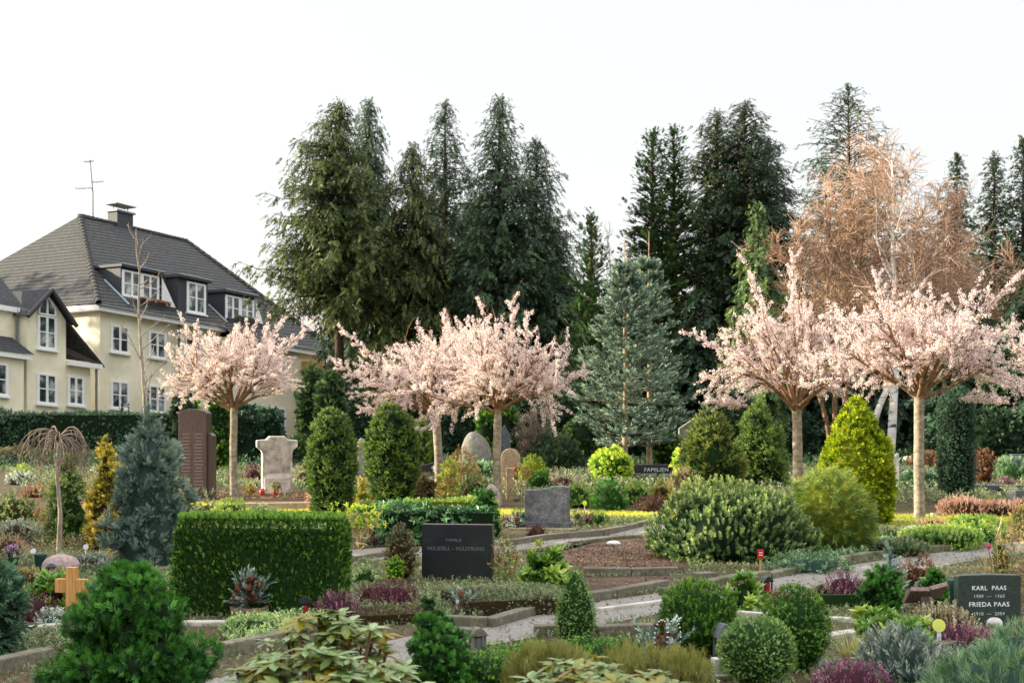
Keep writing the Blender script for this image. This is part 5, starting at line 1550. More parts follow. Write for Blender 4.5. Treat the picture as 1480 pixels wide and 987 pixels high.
def arrangement(label, x, yb, w, h, seed, bowl_w=0, cones=6, ribbons=4, white=0, pearls=0, fol='leaf_blue_spruce', d=None):
    """winter grave arrangement: fir twigs, cones, ribbons"""
    t = stone('grave_arrangement', label, x, yb, .2, 'arrangement', d)
    s = F_PX / t.location.y; W, H = w / s, h / s; rng = np.random.default_rng(seed)
    z0 = 0
    if bowl_w:
        r = bowl_w / s / 2; z0 = H * .2
        bm_obj('bowl', lathe([(r * .7, -.005), (r * .85, z0 * .3), (r, z0), (r * .9, z0), (r * .8, z0 * .8)], 20), 'terracotta', t, smooth=True)
    n = 90
    a = rng.uniform(0, TAU, n); el = rng.uniform(.05, 1.45, n)
    D = np.stack([np.cos(a) * np.cos(el), np.sin(a) * np.cos(el), np.sin(el)], -1)
    L = np.where(el > .9, (H - z0) * .8, W * .42) * rng.uniform(.6, 1.05, n)
    B = grow(rng, np.tile([0, 0, z0 + .02], (n, 1)), D, L, 5, .1, (0, 0, -.1))
    g = Geo(); tubes(g, B, .004, .002, 4, 1)
    for j in (1, 2, 3):
        scatter(g, NEEDLE, B[:, j], nrm(B[:, j + 1 if j < 4 else 4] - B[:, j]), L / 3.2, .5 + rng.normal(0, .22, n), rng)
    g.build('foliage', [fol, 'bark_limb'], t)
    for i in range(cones):
        a_ = rng.uniform(-2.9, -.2); z = z0 + (H - z0) * rng.uniform(.12, .75); rr = W * .33 * (1 - (z - z0) / (H - z0) * .8)
        bm_obj('pine_cone', pine_cone(rng, rng.uniform(.016, .026)), 'cone_brown', t, (math.cos(a_) * rr, math.sin(a_) * rr, z), (rng.uniform(-.8, .8), rng.uniform(-.8, .8), 0), True)
    for i in range(ribbons):
        g = Geo()
        a_ = rng.uniform(-2.8, -.3); z = z0 + (H - z0) * rng.uniform(.15, .8); rr = W * .34 * (1 - (z - z0) / (H - z0) * .75)
        c = np.array([math.cos(a_) * rr, math.sin(a_) * rr, z]); th = np.linspace(0, TAU, 13)
        for sgn in (-1, 1):
            loop = np.stack([sgn * (.02 - .02 * np.cos(th)), .008 * np.sin(th) - .01, .016 * np.sin(th)], -1) + c
            wv = np.array([.004, -.014, .006])
            g.quads(np.stack([loop[:-1] - wv, loop[1:] - wv, loop[1:] + wv, loop[:-1] + wv], 1))
        g.build('ribbon', ['ribbon_red'], t)
    for i in range(white):
        a_ = rng.uniform(-2.6, -.5); z = z0 + (H - z0) * rng.uniform(.2, .6)
        bm_obj('white_flower', rock_bm(.03, .03, .035, seed + i, .3, 2), 'pebble', t, (math.cos(a_) * W * .3, math.sin(a_) * W * .3, z))
    if pearls:
        for k in range(2):
            bm = bmesh.new(); off = (-.03, .05)[k]
            for i in range(pearls // 2):
                th = TAU * i / (pearls // 2)
                bmesh.ops.create_icosphere(bm, subdivisions=2, radius=.0048, matrix=Matrix.Translation((off + .045 * math.cos(th), -W * .3 - .01 * math.sin(th), z0 + H * .6 + .11 * math.sin(th))))
            bm_obj('pearl_string', bm, 'pearl', t, smooth=True)
    return t
arrangement('tall winter arrangement with cones and dark ribbons in a stone bowl before the thuja hedge', 360, 892, 82, 80, 31, 56, 12, 6)
arrangement('blue fir arrangement with strings of white pearls beside the box ball', 955, 972, 84, 92, 32, 0, 4, 2, 1, 44)
arrangement('blue fir arrangement with white shells behind the dark dwarf conifer', 672, 890, 50, 52, 33, 0, 5, 0, 2)
arrangement('small arrangement with rusty flowers before the magnolia bush', 540, 790, 36, 26, 34, 0, 3, 4)
arrangement('dry arrangement with a white flower beside the grey granite stone', 745, 764, 44, 28, 35, 0, 2, 3, 1)
arrangement('yellowish flower arrangement lying left of the red candle', 362, 714, 26, 18, 36, 0, 2, 0, 0, 0, 'leaf_gold_yellow', 29)

for lb, x, yb, w, h, sd in (('white marble cobble lying on the bare soil by the upper path', 887, 787, 22, 6, 41), ('pale round cobble at the foot of the green granite stone', 1437, 905, 24, 13, 42), ('round pale cobble beside the pale grass tuft', 1262, 952, 20, 13, 43), ('pale cobble beside the purple heather at the left edge', 78, 890, 34, 12, 44)):
    t = stone('cobble', lb, x, yb, 0, 'stone'); s = F_PX / t.location.y
    bm_obj('stone', rock_bm(w / s, w / s * .7, h / s * 1.1, sd, .08, 3), 'pebble', t, smooth=True, loc=(0, 0, -.005))

# rose on a long stem, with its support cane
t = stone('rose', 'single red rose on a long bare stem above the path at the right', 1432, 845, 0, 'flower')
s = F_PX / t.location.y; H = 52 / s
g = Geo(); tubes(g, np.array([[(0, 0, -.01), (.01, 0, H * .5), (-.02, 0, H)]]), .005, .004, 5, 0); tubes(g, np.array([[(.0, 0, H * .2), (-.08, 0, H * .45), (-.15, 0, H * .8)], [(.0, 0, H * .1), (.09, 0, H * .3), (.12, 0, H * .62)]]), .004, .002, 4, 0); g.build('stem', ['bark_limb'], t)
g = Geo(); rng = np.random.default_rng(2)
for k in range(12):
    a = k * 2.4; d_ = nrm(np.array([math.cos(a) * (.2 + k * .05), math.sin(a) * (.2 + k * .05), 1.0])); sdv = nrm(np.cross(d_, [math.cos(a), math.sin(a), 0]))
    g.quads(leaf_quad((-.02, 0, H - .01), d_, sdv, .055, .045, .25)[None], .5)
g.build('petals', ['flower_pink'], t)
t = stone('bamboo_cane', 'short light cane standing in the ground left of the red rose', 1424, 842, 0, 'cane')
bm_obj('cane', lathe([(.012, -.02), (.012, .26), (.009, .262)], 10), 'pole_bamboo', t)

# watering stone plates and edging pieces on the middle bare grave
for lb, x, yb, w, dp in (('flat concrete stepping slab left of the red sign', 1075, 842, 36, .2), ('pale lying concrete block behind the box ball', 1018, 836, 30, .16)):
    t = stone('stepping_slab', lb, x, yb, .5, 'slab'); s = F_PX / t.location.y
    bm_obj('slab', bevel_box((w / s, dp, .09), .012, 2, (0, 0, .02)), 'concrete', t)
# ------------------------------------------------------------------ shrubs, hedges and bedding
SEED = [1000]
def plant(name, label, cat, x, yb, w, h, mat, cmat='core_green', prof=P_dome, temps=SPRIG, px=3.6, rz=0, group=None, d=None, wy=1.0, size=None, extra=None, **kw):
    """one clump standing at (x, yb); w, h in photograph pixels; px = shoot length in photograph pixels"""
    X, Y = gp(x, yb) if d is None else gd(x, d)
    s = F_PX / Y
    SEED[0] += 1
    t = thing(name, label, cat, (X, Y, 0), rz, group)
    g = Geo()
    kw.setdefault('seed', SEED[0])
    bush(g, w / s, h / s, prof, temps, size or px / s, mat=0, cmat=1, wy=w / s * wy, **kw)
    g.build('foliage', [mat, cmat], t)
    if extra:
        g = Geo()
        m2, tm2, px2, cov2, kw2 = extra
        k2 = dict(seed=kw['seed'] + 500, core=0); k2.update(kw2)
        bush(g, w / s * 1.02, h / s * 1.03, prof, tm2, px2 / s, cov2, wy=w / s * wy * 1.02, **k2)
        g.build('blossoms', [m2], t)
    return t

# ---- foreground
def P_hin(t): return np.clip(1 - t, 0, 1) ** .62 * np.clip(.85 + t, 0, 1)
def cloudy(name, label, cat, x, yb, w, h, mat, n, px, prof=P_cone, clump=.34):
    X, Y = gp(x, yb); s = F_PX / Y; SEED[0] += 1
    t = thing(name, label, cat, (X, Y, 0))
    g = Geo(); cloud(g, w / s, h / s, n, FAN, px / s, SEED[0], prof=prof, clump=clump)
    g.build('foliage', [mat, 'core_dark'], t)
cloudy('dwarf_cypress', 'large dark green dwarf cypress with fan sprays filling the lower left corner', 'shrub', 185, 1076, 300, 262, 'leaf_hinoki', 44, 17, P_hin, .38)
cloudy('dwarf_cypress', 'dark dwarf cypress with a second small top, right of the drooping rhododendron', 'shrub', 634, 1016, 124, 130, 'leaf_hinoki', 26, 11, P_dome, .42)
cloudy('dwarf_cypress', 'small dark dwarf cypress knob close behind the second dwarf cypress', 'shrub', 621, 1000, 48, 150, 'leaf_hinoki', 16, 10, P_bullet, .6)

def rhodo(label, x, d, w, h, n, seed, leaf=.092, fall=.42):
    X, Y = gd(x, d); rng = np.random.default_rng(seed)
    t = thing('rhododendron_bush', label, 'shrub', (X, Y, 0))
    m = n
    a = rng.uniform(0, TAU, m); u = rng.uniform(0, 1, m) ** .55
    P = np.stack([np.cos(a) * u * w / 2, np.sin(a) * u * w / 2, h * (1 - fall * u ** 2.2) * rng.uniform(.72, 1.0, m)], -1)
    S = np.stack([P[:, 0] * .12, P[:, 1] * .12, 0 * a], -1)
    mid = S * .45 + P * .55; mid[:, 2] *= .75
    g = Geo(); B = np.stack([S, S * .8 + mid * .2 + [0, 0, .05], mid, mid * .4 + P * .6, P], 1); tubes(g, B, .011, .006, 6, 0); g.build('stems', ['bark_limb'], t)
    g = Geo(); D = nrm(P - mid) * .6 + np.array([0, 0, .7])
    scatter(g, WHORL, P, D, leaf * rng.uniform(.75, 1.15, m), .5 + rng.normal(0, .25, m), rng, jit=.18)
    k = rng.uniform(0, 1, m) < .6
    scatter(g, WHORL, P[k] - nrm(D[k]) * .05, D[k], leaf * .9, .4 + rng.normal(0, .25, k.sum()), rng, jit=.18)
    g.build('foliage', ['leaf_rhodo'], t)
rhodo('rhododendron with drooping pale green and yellow leaves at the bottom of the view', 470, 6.0, .88, .79, 135, 1)
rhodo('low rhododendron top with pale leaves at the bottom edge right of the middle', 868, 5.6, .6, .685, 95, 2, .085, .16)

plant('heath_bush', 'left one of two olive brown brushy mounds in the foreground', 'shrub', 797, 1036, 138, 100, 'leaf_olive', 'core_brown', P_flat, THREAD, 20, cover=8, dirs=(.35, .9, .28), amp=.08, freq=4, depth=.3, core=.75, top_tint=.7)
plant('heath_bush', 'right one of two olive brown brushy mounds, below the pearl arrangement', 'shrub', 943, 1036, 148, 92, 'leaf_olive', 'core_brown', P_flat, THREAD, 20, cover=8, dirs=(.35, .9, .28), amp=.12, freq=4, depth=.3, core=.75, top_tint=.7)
plant('low_box_bush', 'low green leafy mound left of the olive brushy mounds', 'shrub', 712, 1012, 92, 66, 'leaf_boxwood', prof=P_flat, px=9, cover=2.2, amp=.06)
plant('low_box_bush', 'low green leafy mound between the two olive brushy mounds', 'shrub', 862, 985, 96, 60, 'leaf_boxwood', prof=P_flat, px=9, cover=2.2, amp=.08)
plant('box_cone', 'narrow clipped box cone standing at the path in the foreground', 'topiary', 832, 928, 58, 112, 'leaf_box_pale', prof=P_egg, temps=BOXLEAF, px=5.5, cover=2.4, amp=.02, depth=.06, dirs=(1, .4, .5))
plant('topiary_ball', 'upper left of three clipped green balls, broad and shaggy', 'topiary', 1008, 956, 108, 116, 'leaf_boxwood', prof=P_ball, temps=NEEDLE_F, px=9, cover=3.5, amp=.04, depth=.1, dirs=(.8, .6, .3), freq=5)
plant('topiary_ball', 'right hand one of three clipped green balls, egg shaped', 'topiary', 1150, 968, 96, 122, 'leaf_boxwood', prof=P_ball, temps=SPRIG, px=7, cover=2.6, amp=.03, depth=.08, dirs=(.8, .5, .35))
plant('topiary_ball', 'nearest of three clipped balls, pale box leaves, at the bottom edge', 'topiary', 1094, 988, 110, 97, 'leaf_box_pale', prof=P_ball, temps=BOXLEAF, px=6.5, cover=2.6, amp=.025, depth=.06)

# right foreground
plant('heather_bush', 'cream flowering heather mound before the dark green stone', 'heather', 1362, 922, 104, 46, 'heather_cream', 'core_brown', P_dome, SPIKE, 22, cover=5, dirs=(.6, .9, .25), amp=.06, depth=.2, core=.7)
plant('heather_bush', 'purple heather mound low in front of the cream heather', 'heather', 1390, 938, 100, 34, 'heather_purple', 'core_purple', P_dome, SPIKE, 16, cover=4, dirs=(.6, .8, .3), amp=.06, depth=.2, core=.7)
plant('heather_bush', 'purple heather mound at the bottom edge right of the box balls', 'heather', 1232, 1000, 120, 42, 'heather_purple', 'core_purple', P_dome, SPIKE, 16, cover=4, dirs=(.6, .8, .3), amp=.06, depth=.2, core=.7)
plant('heather_bush', 'small violet pink heather at the right edge below the green stone', 'heather', 1488, 925, 46, 34, 'heather_purple', 'core_purple', P_dome, SPIKE, 14, cover=4, dirs=(.6, .8, .3), depth=.2, core=.7, tint=(.75, .2))
plant('leafy_plant', 'yellow green hellebore with broad leaves before the brown stone book', 'plant', 1290, 938, 118, 66, 'leaf_skimmia', 'core_brown', P_dome, WHORL_UP, 17, cover=1.6, dirs=(.5, .9, .35), amp=.15, depth=.3, core=.5)
plant('lavender_bush', 'grey green lavender mound at the lower right', 'shrub', 1302, 982, 120, 70, 'leaf_lavender', 'core_blue', P_dome, NEEDLE_F, 17, cover=4, dirs=(.5, .9, .3), amp=.1, depth=.25, core=.7)
plant('juniper_bush', 'feathery grey green juniper at the lower right corner', 'shrub', 1436, 1012, 190, 76, 'leaf_juniper', 'core_blue', P_dome, THREAD, 26, cover=6, dirs=(.8, .35, .35), amp=.1, depth=.3, core=.7)
plant('juniper_bush', 'feathery juniper spreading below the green stone at the right edge', 'shrub', 1478, 968, 120, 62, 'leaf_juniper', 'core_blue', P_dome, THREAD, 24, cover=6, dirs=(.8, .3, .35), amp=.1, depth=.3, core=.7)
def tuft(label, x, yb, w, h, n, seed, mat):
    X, Y = gp(x, yb); s = F_PX / Y; rng = np.random.default_rng(seed)
    t = thing('ornamental_grass', label, 'grass', (X, Y, 0))
    g = Geo(); P = np.c_[rng.normal(0, w / s * .07, (n, 2)), np.zeros(n)]
    scatter(g, TUFT, P, rng.normal(0, .25, (n, 3)) + [0, 0, 1], h / s * rng.uniform(.7, 1.1, n), .5 + rng.normal(0, .25, n), rng); g.build('foliage', [mat], t)
tuft('pale yellow ornamental grass tuft at the lower right', 1228, 962, 70, 58, 12, 1, 'leaf_grass_pale')
tuft('small green sedge tuft behind the purple heather by the thuja hedge', 482, 880, 30, 36, 8, 2, 'leaf_skimmia')
cloudy('dwarf_conifer', 'rounded bright green dwarf conifer left of the brown stone book', 'shrub', 1276, 886, 66, 68, 'leaf_hinoki_bright', 20, 8, P_bullet, .45)
cloudy('dwarf_conifer', 'dark green dwarf conifer between the stone book and the green vase', 'shrub', 1352, 872, 44, 52, 'leaf_hinoki_bright', 16, 7, P_dome, .5)
plant('blue_spruce', 'young blue spruce with upright leader behind the bright dwarf conifer', 'tree', 1286, 866, 44, 84, 'leaf_blue_spruce', 'core_blue', P_cone, NEEDLE, 15, cover=2.4, dirs=(.8, .55, .3), amp=.12, depth=.3, core=.45)
plant('heather_bush', 'magenta heather mound left of the bright dwarf conifer', 'heather', 1218, 862, 62, 34, 'heather_purple', 'core_purple', P_dome, SPIKE, 12, cover=4, dirs=(.6, .8, .3), depth=.2, core=.7, tint=(.55, .2))
b = thing('low_hedge', 'low clipped box edging in front of the magenta heather', 'hedge', gp(1216, 876), .1); s = sc(876); g = Geo(); box_hedge(g, 62 / s, 12 / s, 19 / s, BOXLEAF, 5 / s, 2.2, rnd=.03, seed=3); g.build('foliage', ['leaf_boxwood', 'core_green'], b)
plant('barberry_bush', 'reddish brown leaved low shrub by the upper right path', 'shrub', 1326, 850, 68, 46, 'leaf_rust', 'core_brown', P_dome, SPRIG, 10, cover=2, dirs=(.8, .6, .4), amp=.12, depth=.3, core=.5)
plant('silver_bush', 'small silvery mound in front of the reddish shrub', 'shrub', 1336, 862, 34, 24, 'leaf_silver', 'core_brown', P_dome, SPRIG, 6, cover=2.4, dirs=(.8, .6, .4), core=.7)
plant('heather_bush', 'brownish pink heather row behind the dark green stone', 'heather', 1395, 858, 70, 26, 'heather_dark', 'core_purple', P_dome, SPIKE, 10, cover=3.4, dirs=(.5, .9, .3), core=.7, wy=.5, tint=(.7, .25))
plant('rose_bush', 'dry yellowing rose bush at the right edge behind the green stone', 'shrub', 1474, 868, 84, 118, 'leaf_autumn', 'core_brown', P_ball, SPRIG, 9, cover=.9, dirs=(.6, .7, .5), amp=.2, depth=.5, core=0, extra=('twig_light', [np.array([leaf_quad((0, 0, 0), (0, 0, 1), (1, 0, 0), 1, .04, .02)])], 46, 2.5, dict(dirs=(.3, 1, .3), depth=.6)))
plant('clipped_conifer', 'small upright dark bush near the red rose', 'shrub', 1446, 836, 22, 56, 'leaf_boxwood', prof=P_bullet, px=5, cover=2.2)
plant('skimmia_bush', 'broad leaved light green skimmia right of the shaggy box ball', 'shrub', 1076, 878, 62, 52, 'leaf_skimmia', 'core_green', P_dome, WHORL_UP, 15, cover=1.8, dirs=(.6, .8, .35), amp=.12, depth=.3, core=.55)
plant('cyclamen', 'pink flowers between the small lantern and the box ball', 'flower', 1124, 868, 26, 20, 'leaf_laurel', 'core_green', P_dome, SPRIG, 7, cover=1.2, core=.6, extra=('flower_pink', BLOSSOM, 5, .8, {}))
plant('white_heather', 'whitish heather beside the magenta heather', 'heather', 1186, 862, 30, 22, 'heather_cream', 'core_brown', P_dome, SPIKE, 9, cover=3, dirs=(.6, .8, .3), core=.7)

# left foreground
plant('juniper_bush', 'blue green juniper bush cut by the left edge', 'shrub', -8, 950, 80, 134, 'leaf_hedge_far', 'core_dark', P_ball, NEEDLE_F, 18, dirs=(.8, .5, .3), amp=.1, depth=.3, core=.7, tint=(.6, .2), tuft=(2.2, 8))
plant('leafy_plant', 'yellow green hydrangea like plant left of the wooden cross', 'plant', 74, 880, 76, 58, 'leaf_skimmia', 'core_brown', P_dome, WHORL_UP, 17, cover=1.9, dirs=(.6, .8, .35), amp=.12, depth=.3, core=.5)
plant('heather_bush', 'dark purple heather mound below the yellow green plant at the left', 'heather', 52, 896, 60, 38, 'heather_dark', 'core_purple', P_dome, SPIKE, 13, cover=4, dirs=(.6, .8, .3), core=.7)
plant('silver_plant', 'silvery leaved plant at the foot of the wooden cross', 'plant', 76, 902, 50, 22, 'leaf_silver', 'core_blue', P_dome, SPRIG, 10, cover=2, dirs=(.6, .8, .4), core=.6)
plant('sedum_bush', 'pale green sedum mound in front of the stone bowl arrangement', 'plant', 362, 922, 88, 32, 'leaf_sedum', 'core_green', P_dome, SPRIG, 10, cover=2.6, dirs=(.6, .9, .3), amp=.1, core=.75, wy=.6)
plant('cyclamen', 'dark pink cyclamen behind the black lantern', 'flower', 455, 888, 32, 40, 'leaf_laurel', 'core_green', P_dome, SPRIG, 8, cover=1.2, core=.5, extra=('flower_pink', BLOSSOM, 5, .9, dict(z0=.02)))
plant('heather_bush', 'purple pink heather mound right of the black lantern', 'heather', 488, 898, 72, 40, 'heather_purple', 'core_purple', P_dome, SPIKE, 14, cover=4.4, dirs=(.6, .8, .3), core=.7)
plant('heather_bush', 'dull crimson heather mound behind the purple pink one', 'heather', 572, 878, 74, 38, 'heather_dark', 'core_purple', P_dome, SPIKE, 13, cover=4.4, dirs=(.6, .8, .3), core=.7, tint=(.6, .2))
plant('heather_bush', 'dull heather clump at the left end of the crimson heather row', 'heather', 537, 872, 46, 30, 'heather_dark', 'core_purple', P_dome, SPIKE, 12, cover=4, dirs=(.6, .8, .3), core=.7, tint=(.4, .2))
b = thing('low_hedge', 'low flat clipped green brown block of ground cover below the black family stone', 'hedge', gp(738, 880), .33); s = sc(880); g = Geo(); box_hedge(g, 168 / s, 150 / s, 25 / s, SPRIG, 6 / s, 2.2, rnd=.04, seed=5, amp=.015); g.build('foliage', ['leaf_cover', 'core_brown'], b)
b = thing('low_hedge', 'low flat green cover block right of the purple heather', 'hedge', gp(572, 896), .3); s = sc(896); g = Geo(); box_hedge(g, 120 / s, 90 / s, 16 / s, SPRIG, 6 / s, 2.0, rnd=.03, seed=6, amp=.015); g.build('foliage', ['leaf_cover_brown', 'core_brown'], b)
plant('white_leaved_plant', 'pale grey green low plant by the left end of the path', 'plant', 527, 842, 48, 24, 'leaf_sedum', 'core_green', P_dome, SPRIG, 8, cover=2, core=.7)

# thuja hedge
b = thing('thuja_hedge', 'long clipped bright green thuja hedge block in the left foreground', 'hedge', (gp(369, 893)[0], gp(369, 893)[1] + .3, 0), math.radians(-7)); s = sc(893)
g = Geo(); box_hedge(g, 258 / s, .42, 143 / s, FANS, 8 / s, 4.6, dirs=(.7, .8, .35), rnd=.13, seed=8, amp=.045, freq=5, tint=(.5, .22), core=.86)
rng = np.random.default_rng(9); n = 1500; P = np.stack([rng.uniform(-.5, .5, n) * 240 / s, rng.uniform(-.18, .18, n), np.full(n, 141 / s)], -1)
scatter(g, FANS, P, rng.normal(0, .3, (n, 3)) + [0, 0, 1], 9 / s * rng.uniform(.6, 1.3, n), .75 + rng.normal(0, .2, n), rng)
g.build('foliage', ['leaf_thuja', 'core_green'], b)

# ---- middle left
plant('blue_cypress', 'broad blue grey cypress with feathery upright sprays', 'tree', 216, 815, 114, 226, 'leaf_bluegreen', 'core_blue', P_egg, PLUME, 15, dirs=(.55, 1.0, .3), amp=.1, freq=4.5, depth=.15, core=.74, tint=(.42, .18), tuft=(1.9, 9))
plant('golden_conifer', 'slim golden yellow conifer left of the blue cypress', 'tree', 152, 792, 66, 168, 'leaf_gold_yellow', 'core_brown', P_cone, NEEDLE_F, 8, dirs=(.7, .6, .35), amp=.1, freq=5, depth=.25, core=.75, tint=(.42, .22), tuft=(2.2, 8))
plant('dwarf_spruce', 'yellow tipped green spruce behind the weeping standard', 'tree', 100, 784, 84, 136, 'leaf_mugo', 'core_green', P_cone, NEEDLE_F, 9, dirs=(.8, .4, .35), amp=.16, freq=4, depth=.3, core=.65, tint=(.4, .22), tuft=(2.4, 8))
plant('autumn_shrub', 'yellow leaved thin shrub around the weeping standard', 'shrub', 126, 774, 70, 96, 'leaf_autumn', 'core_brown', P_ball, SPRIG, 7, cover=.55, dirs=(.6, .6, .5), amp=.2, depth=.5, core=0)
plant('autumn_shrub', 'pinkish brown thin shrub left of the weeping standard', 'shrub', 62, 766, 40, 76, 'leaf_rust', 'core_brown', P_ball, SPRIG, 7, cover=.5, dirs=(.5, .8, .5), amp=.2, depth=.5, core=0, tint=(.75, .2))
for i, (x, yb, w, h, m, lb) in enumerate(((20, 755, 78, 44, 'leaf_mugo', 'yellow green low shrub at the left edge in the sun'), (22, 672, 70, 26, 'leaf_cover_brown', 'brownish green low shrub before the far hedge at the left'), (28, 700, 44, 18, 'leaf_silver', 'greyish mound at the left edge beside the red flowers'), (24, 782, 70, 30, 'leaf_lavender', 'bluish low planting at the left edge'), (14, 806, 60, 32, 'heather_pink', 'pinkish brown heather at the left edge'), (34, 688, 30, 16, 'leaf_bright', 'small bright green cushion at the far left'), (52, 718, 50, 16, 'flower_red', 'reddish heather strip beside a small white tag at the left'), (258, 742, 60, 48, 'leaf_cover', 'thin grey green twiggy shrub right of the blue cypress'), (335, 752, 60, 30, 'leaf_skimmia', 'low green shrub at the foot of the leftmost cherry tree'), (380, 752, 60, 20, 'leaf_sedum', 'low pale mound behind the clipped thuja hedge'), (300, 750, 54, 26, 'leaf_cover', 'low green planting left of the leftmost cherry trunk'), (232, 800, 90, 34, 'leaf_juniper', 'low juniper right below the blue cypress'), (130, 822, 74, 20, 'leaf_lavender', 'grey green low planting right of the pinkish boulder'), (30, 846, 60, 26, 'leaf_autumn', 'yellowish low planting at the left edge below the vases'))):
    plant('low_shrub', lb, 'shrub', x, yb, w, h, m, 'core_brown', P_dome, SPRIG if i not in (4, 6) else SPIKE, 7, cover=2, dirs=(.7, .7, .4), amp=.14, depth=.25, core=.7)
plant('yew_column', 'left one of two clipped dark yew columns with sunlit left edges', 'topiary', 480, 748, 70, 160, 'leaf_yew', 'core_dark', P_bullet, NEEDLE_F, 6, cover=3.4, dirs=(.8, .7, .35), amp=.05, freq=7, depth=.12, core=.86, tint=(.45, .2), tuft=(2.2, 9))
plant('yew_column', 'right one of two clipped dark yew columns, under the cherry branches', 'topiary', 566, 730, 74, 146, 'leaf_yew', 'core_dark', P_bullet, NEEDLE_F, 6, cover=3.4, dirs=(.8, .7, .35), amp=.05, freq=7, depth=.12, core=.86, tint=(.42, .2), tuft=(2.2, 9))
plant('topiary_ball', 'clipped dark ball at the foot of the right yew column', 'topiary', 536, 777, 58, 55, 'leaf_box_pale', prof=P_ball, temps=BOXLEAF, px=4.5, cover=2.6, amp=.02, depth=.06, tint=(.35, .2))
plant('golden_dwarf_conifer', 'small golden pyramid conifer between the yew columns', 'shrub', 524, 742, 36, 52, 'leaf_gold_yellow', 'core_gold', P_cone, NEEDLE_F, 7, cover=3, dirs=(.7, .7, .35), amp=.1, core=.8)
X, Y = gp(520, 792)
bare_tree('magnolia_bush', 'pale stemmed shrub with yellow green leaf tips beside the dark ball', 'shrub', X, Y, [([(0, 0, -.02), (dx * .5, dy * .4, .2), (dx, dy, .42)], .014) for dx, dy in ((-.16, 0), (-.04, .1), (.1, 0), (.26, -.05))], 95, 5, 3, 0, .4, .5, .5, .2, ('twig_light', 'twig_light'), .005, .003, s0=.25, grav2=.3)
t = [o for o in COL.objects if o.name.startswith('magnolia_bush')][0]
g = Geo(); rng = np.random.default_rng(96); n = 90; P = np.c_[rng.normal(0, .15, n), rng.normal(0, .1, n), rng.uniform(.2, .5, n)]
scatter(g, BROAD, P, rng.normal(0, .5, (n, 3)) + [0, 0, .8], .065, .6 + rng.normal(0, .25, n), rng); g.build('leaves', ['leaf_bright'], t)
b = thing('laurel_hedge', 'low glossy dark laurel hedge behind the black family stone', 'hedge', gp(632, 787), .1); s = sc(787); g = Geo(); box_hedge(g, 160 / s, .5, 52 / s, BROAD, 11 / s, 2.2, dirs=(.7, .6, .5), rnd=.1, seed=11, amp=.05); g.build('foliage', ['leaf_laurel', 'core_dark'], b)
b = thing('golden_hedge', 'low sunlit yellow green hedge at the foot of the cherry trunk', 'hedge', gp(648, 758), .05); s = sc(758); g = Geo(); box_hedge(g, 130 / s, .5, 38 / s, SPRIG, 7 / s, 2.2, dirs=(.7, .7, .4), rnd=.1, seed=12, amp=.05); g.build('foliage', ['leaf_skimmia', 'core_gold'], b)
cloudy('dwarf_cypress', 'dark layered dwarf cypress right of the black family stone top', 'shrub', 700, 775, 56, 70, 'leaf_hinoki', 18, 7, P_dome, .45)
for x, h in ((674, 34), (686, 46), (697, 30)):
    plant('golden_dwarf_conifer', {674: 'left tip of the little golden conifers behind the black stone', 686: 'tallest of the little golden conifers behind the black stone', 697: 'right tip of the little golden conifers behind the black stone'}[x], 'shrub', x, 772, 13, h, 'leaf_gold_yellow', 'core_gold', P_cone, NEEDLE_F, 5, cover=3, dirs=(.6, .9, .3), core=.75)
plant('boxleaf_bush', 'brownish green bush left of the black family stone', 'shrub', 580, 838, 46, 76, 'leaf_cover_brown', 'core_brown', P_ball, SPRIG, 6, cover=2.2, dirs=(.8, .6, .4), amp=.1, core=.75, tint=(.62, .25))
plant('boxleaf_bush', 'small yellow green box bush at the lower left of the black family stone', 'shrub', 571, 842, 26, 38, 'leaf_bright', 'core_green', P_bullet, SPRIG, 5, cover=2.4, core=.8, tint=(.35, .25))
plant('rhododendron_bush', 'light green broad leaved bush right of the black family stone', 'shrub', 788, 852, 78, 62, 'leaf_skimmia', 'core_green', P_dome, WHORL_UP, 15, cover=2.0, dirs=(.6, .8, .35), amp=.15, depth=.3, core=.55)
plant('rose_bush', 'thin reddish leaved bush at the right edge of the black family stone', 'shrub', 730, 838, 40, 58, 'leaf_rust', 'core_green', P_ball, SPRIG, 8, cover=.9, dirs=(.5, .8, .5), core=0, depth=.5, tint=(.7, .3), extra=('leaf_skimmia', SPRIG, 8, .9, dict(depth=.5)))

# ---- middle and right
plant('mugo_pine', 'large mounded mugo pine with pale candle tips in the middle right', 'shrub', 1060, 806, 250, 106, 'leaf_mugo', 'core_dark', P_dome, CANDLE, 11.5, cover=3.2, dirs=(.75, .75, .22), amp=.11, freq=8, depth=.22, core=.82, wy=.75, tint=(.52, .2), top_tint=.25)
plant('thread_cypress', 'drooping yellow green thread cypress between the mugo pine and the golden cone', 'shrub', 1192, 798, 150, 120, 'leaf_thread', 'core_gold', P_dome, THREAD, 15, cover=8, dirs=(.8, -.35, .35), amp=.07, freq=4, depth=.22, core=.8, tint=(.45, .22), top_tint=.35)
plant('golden_thuja', 'big bright yellow green cone shaped thuja', 'topiary', 1238, 758, 113, 188, 'leaf_gold', 'core_gold', P_egg, FANS, 7, dirs=(.7, .45, .35), amp=.03, freq=8, depth=.1, core=.88, tint=(.5, .16), tuft=(2.0, 8))
plant('yew_bush', 'tall pyramid yew with golden sunlit left side', 'shrub', 1026, 712, 88, 128, 'leaf_yew_gold', 'core_green', P_egg, NEEDLE_F, 6, dirs=(.8, .5, .4), amp=.1, freq=5, depth=.2, core=.8, tint=(.4, .2), tuft=(2.4, 9))
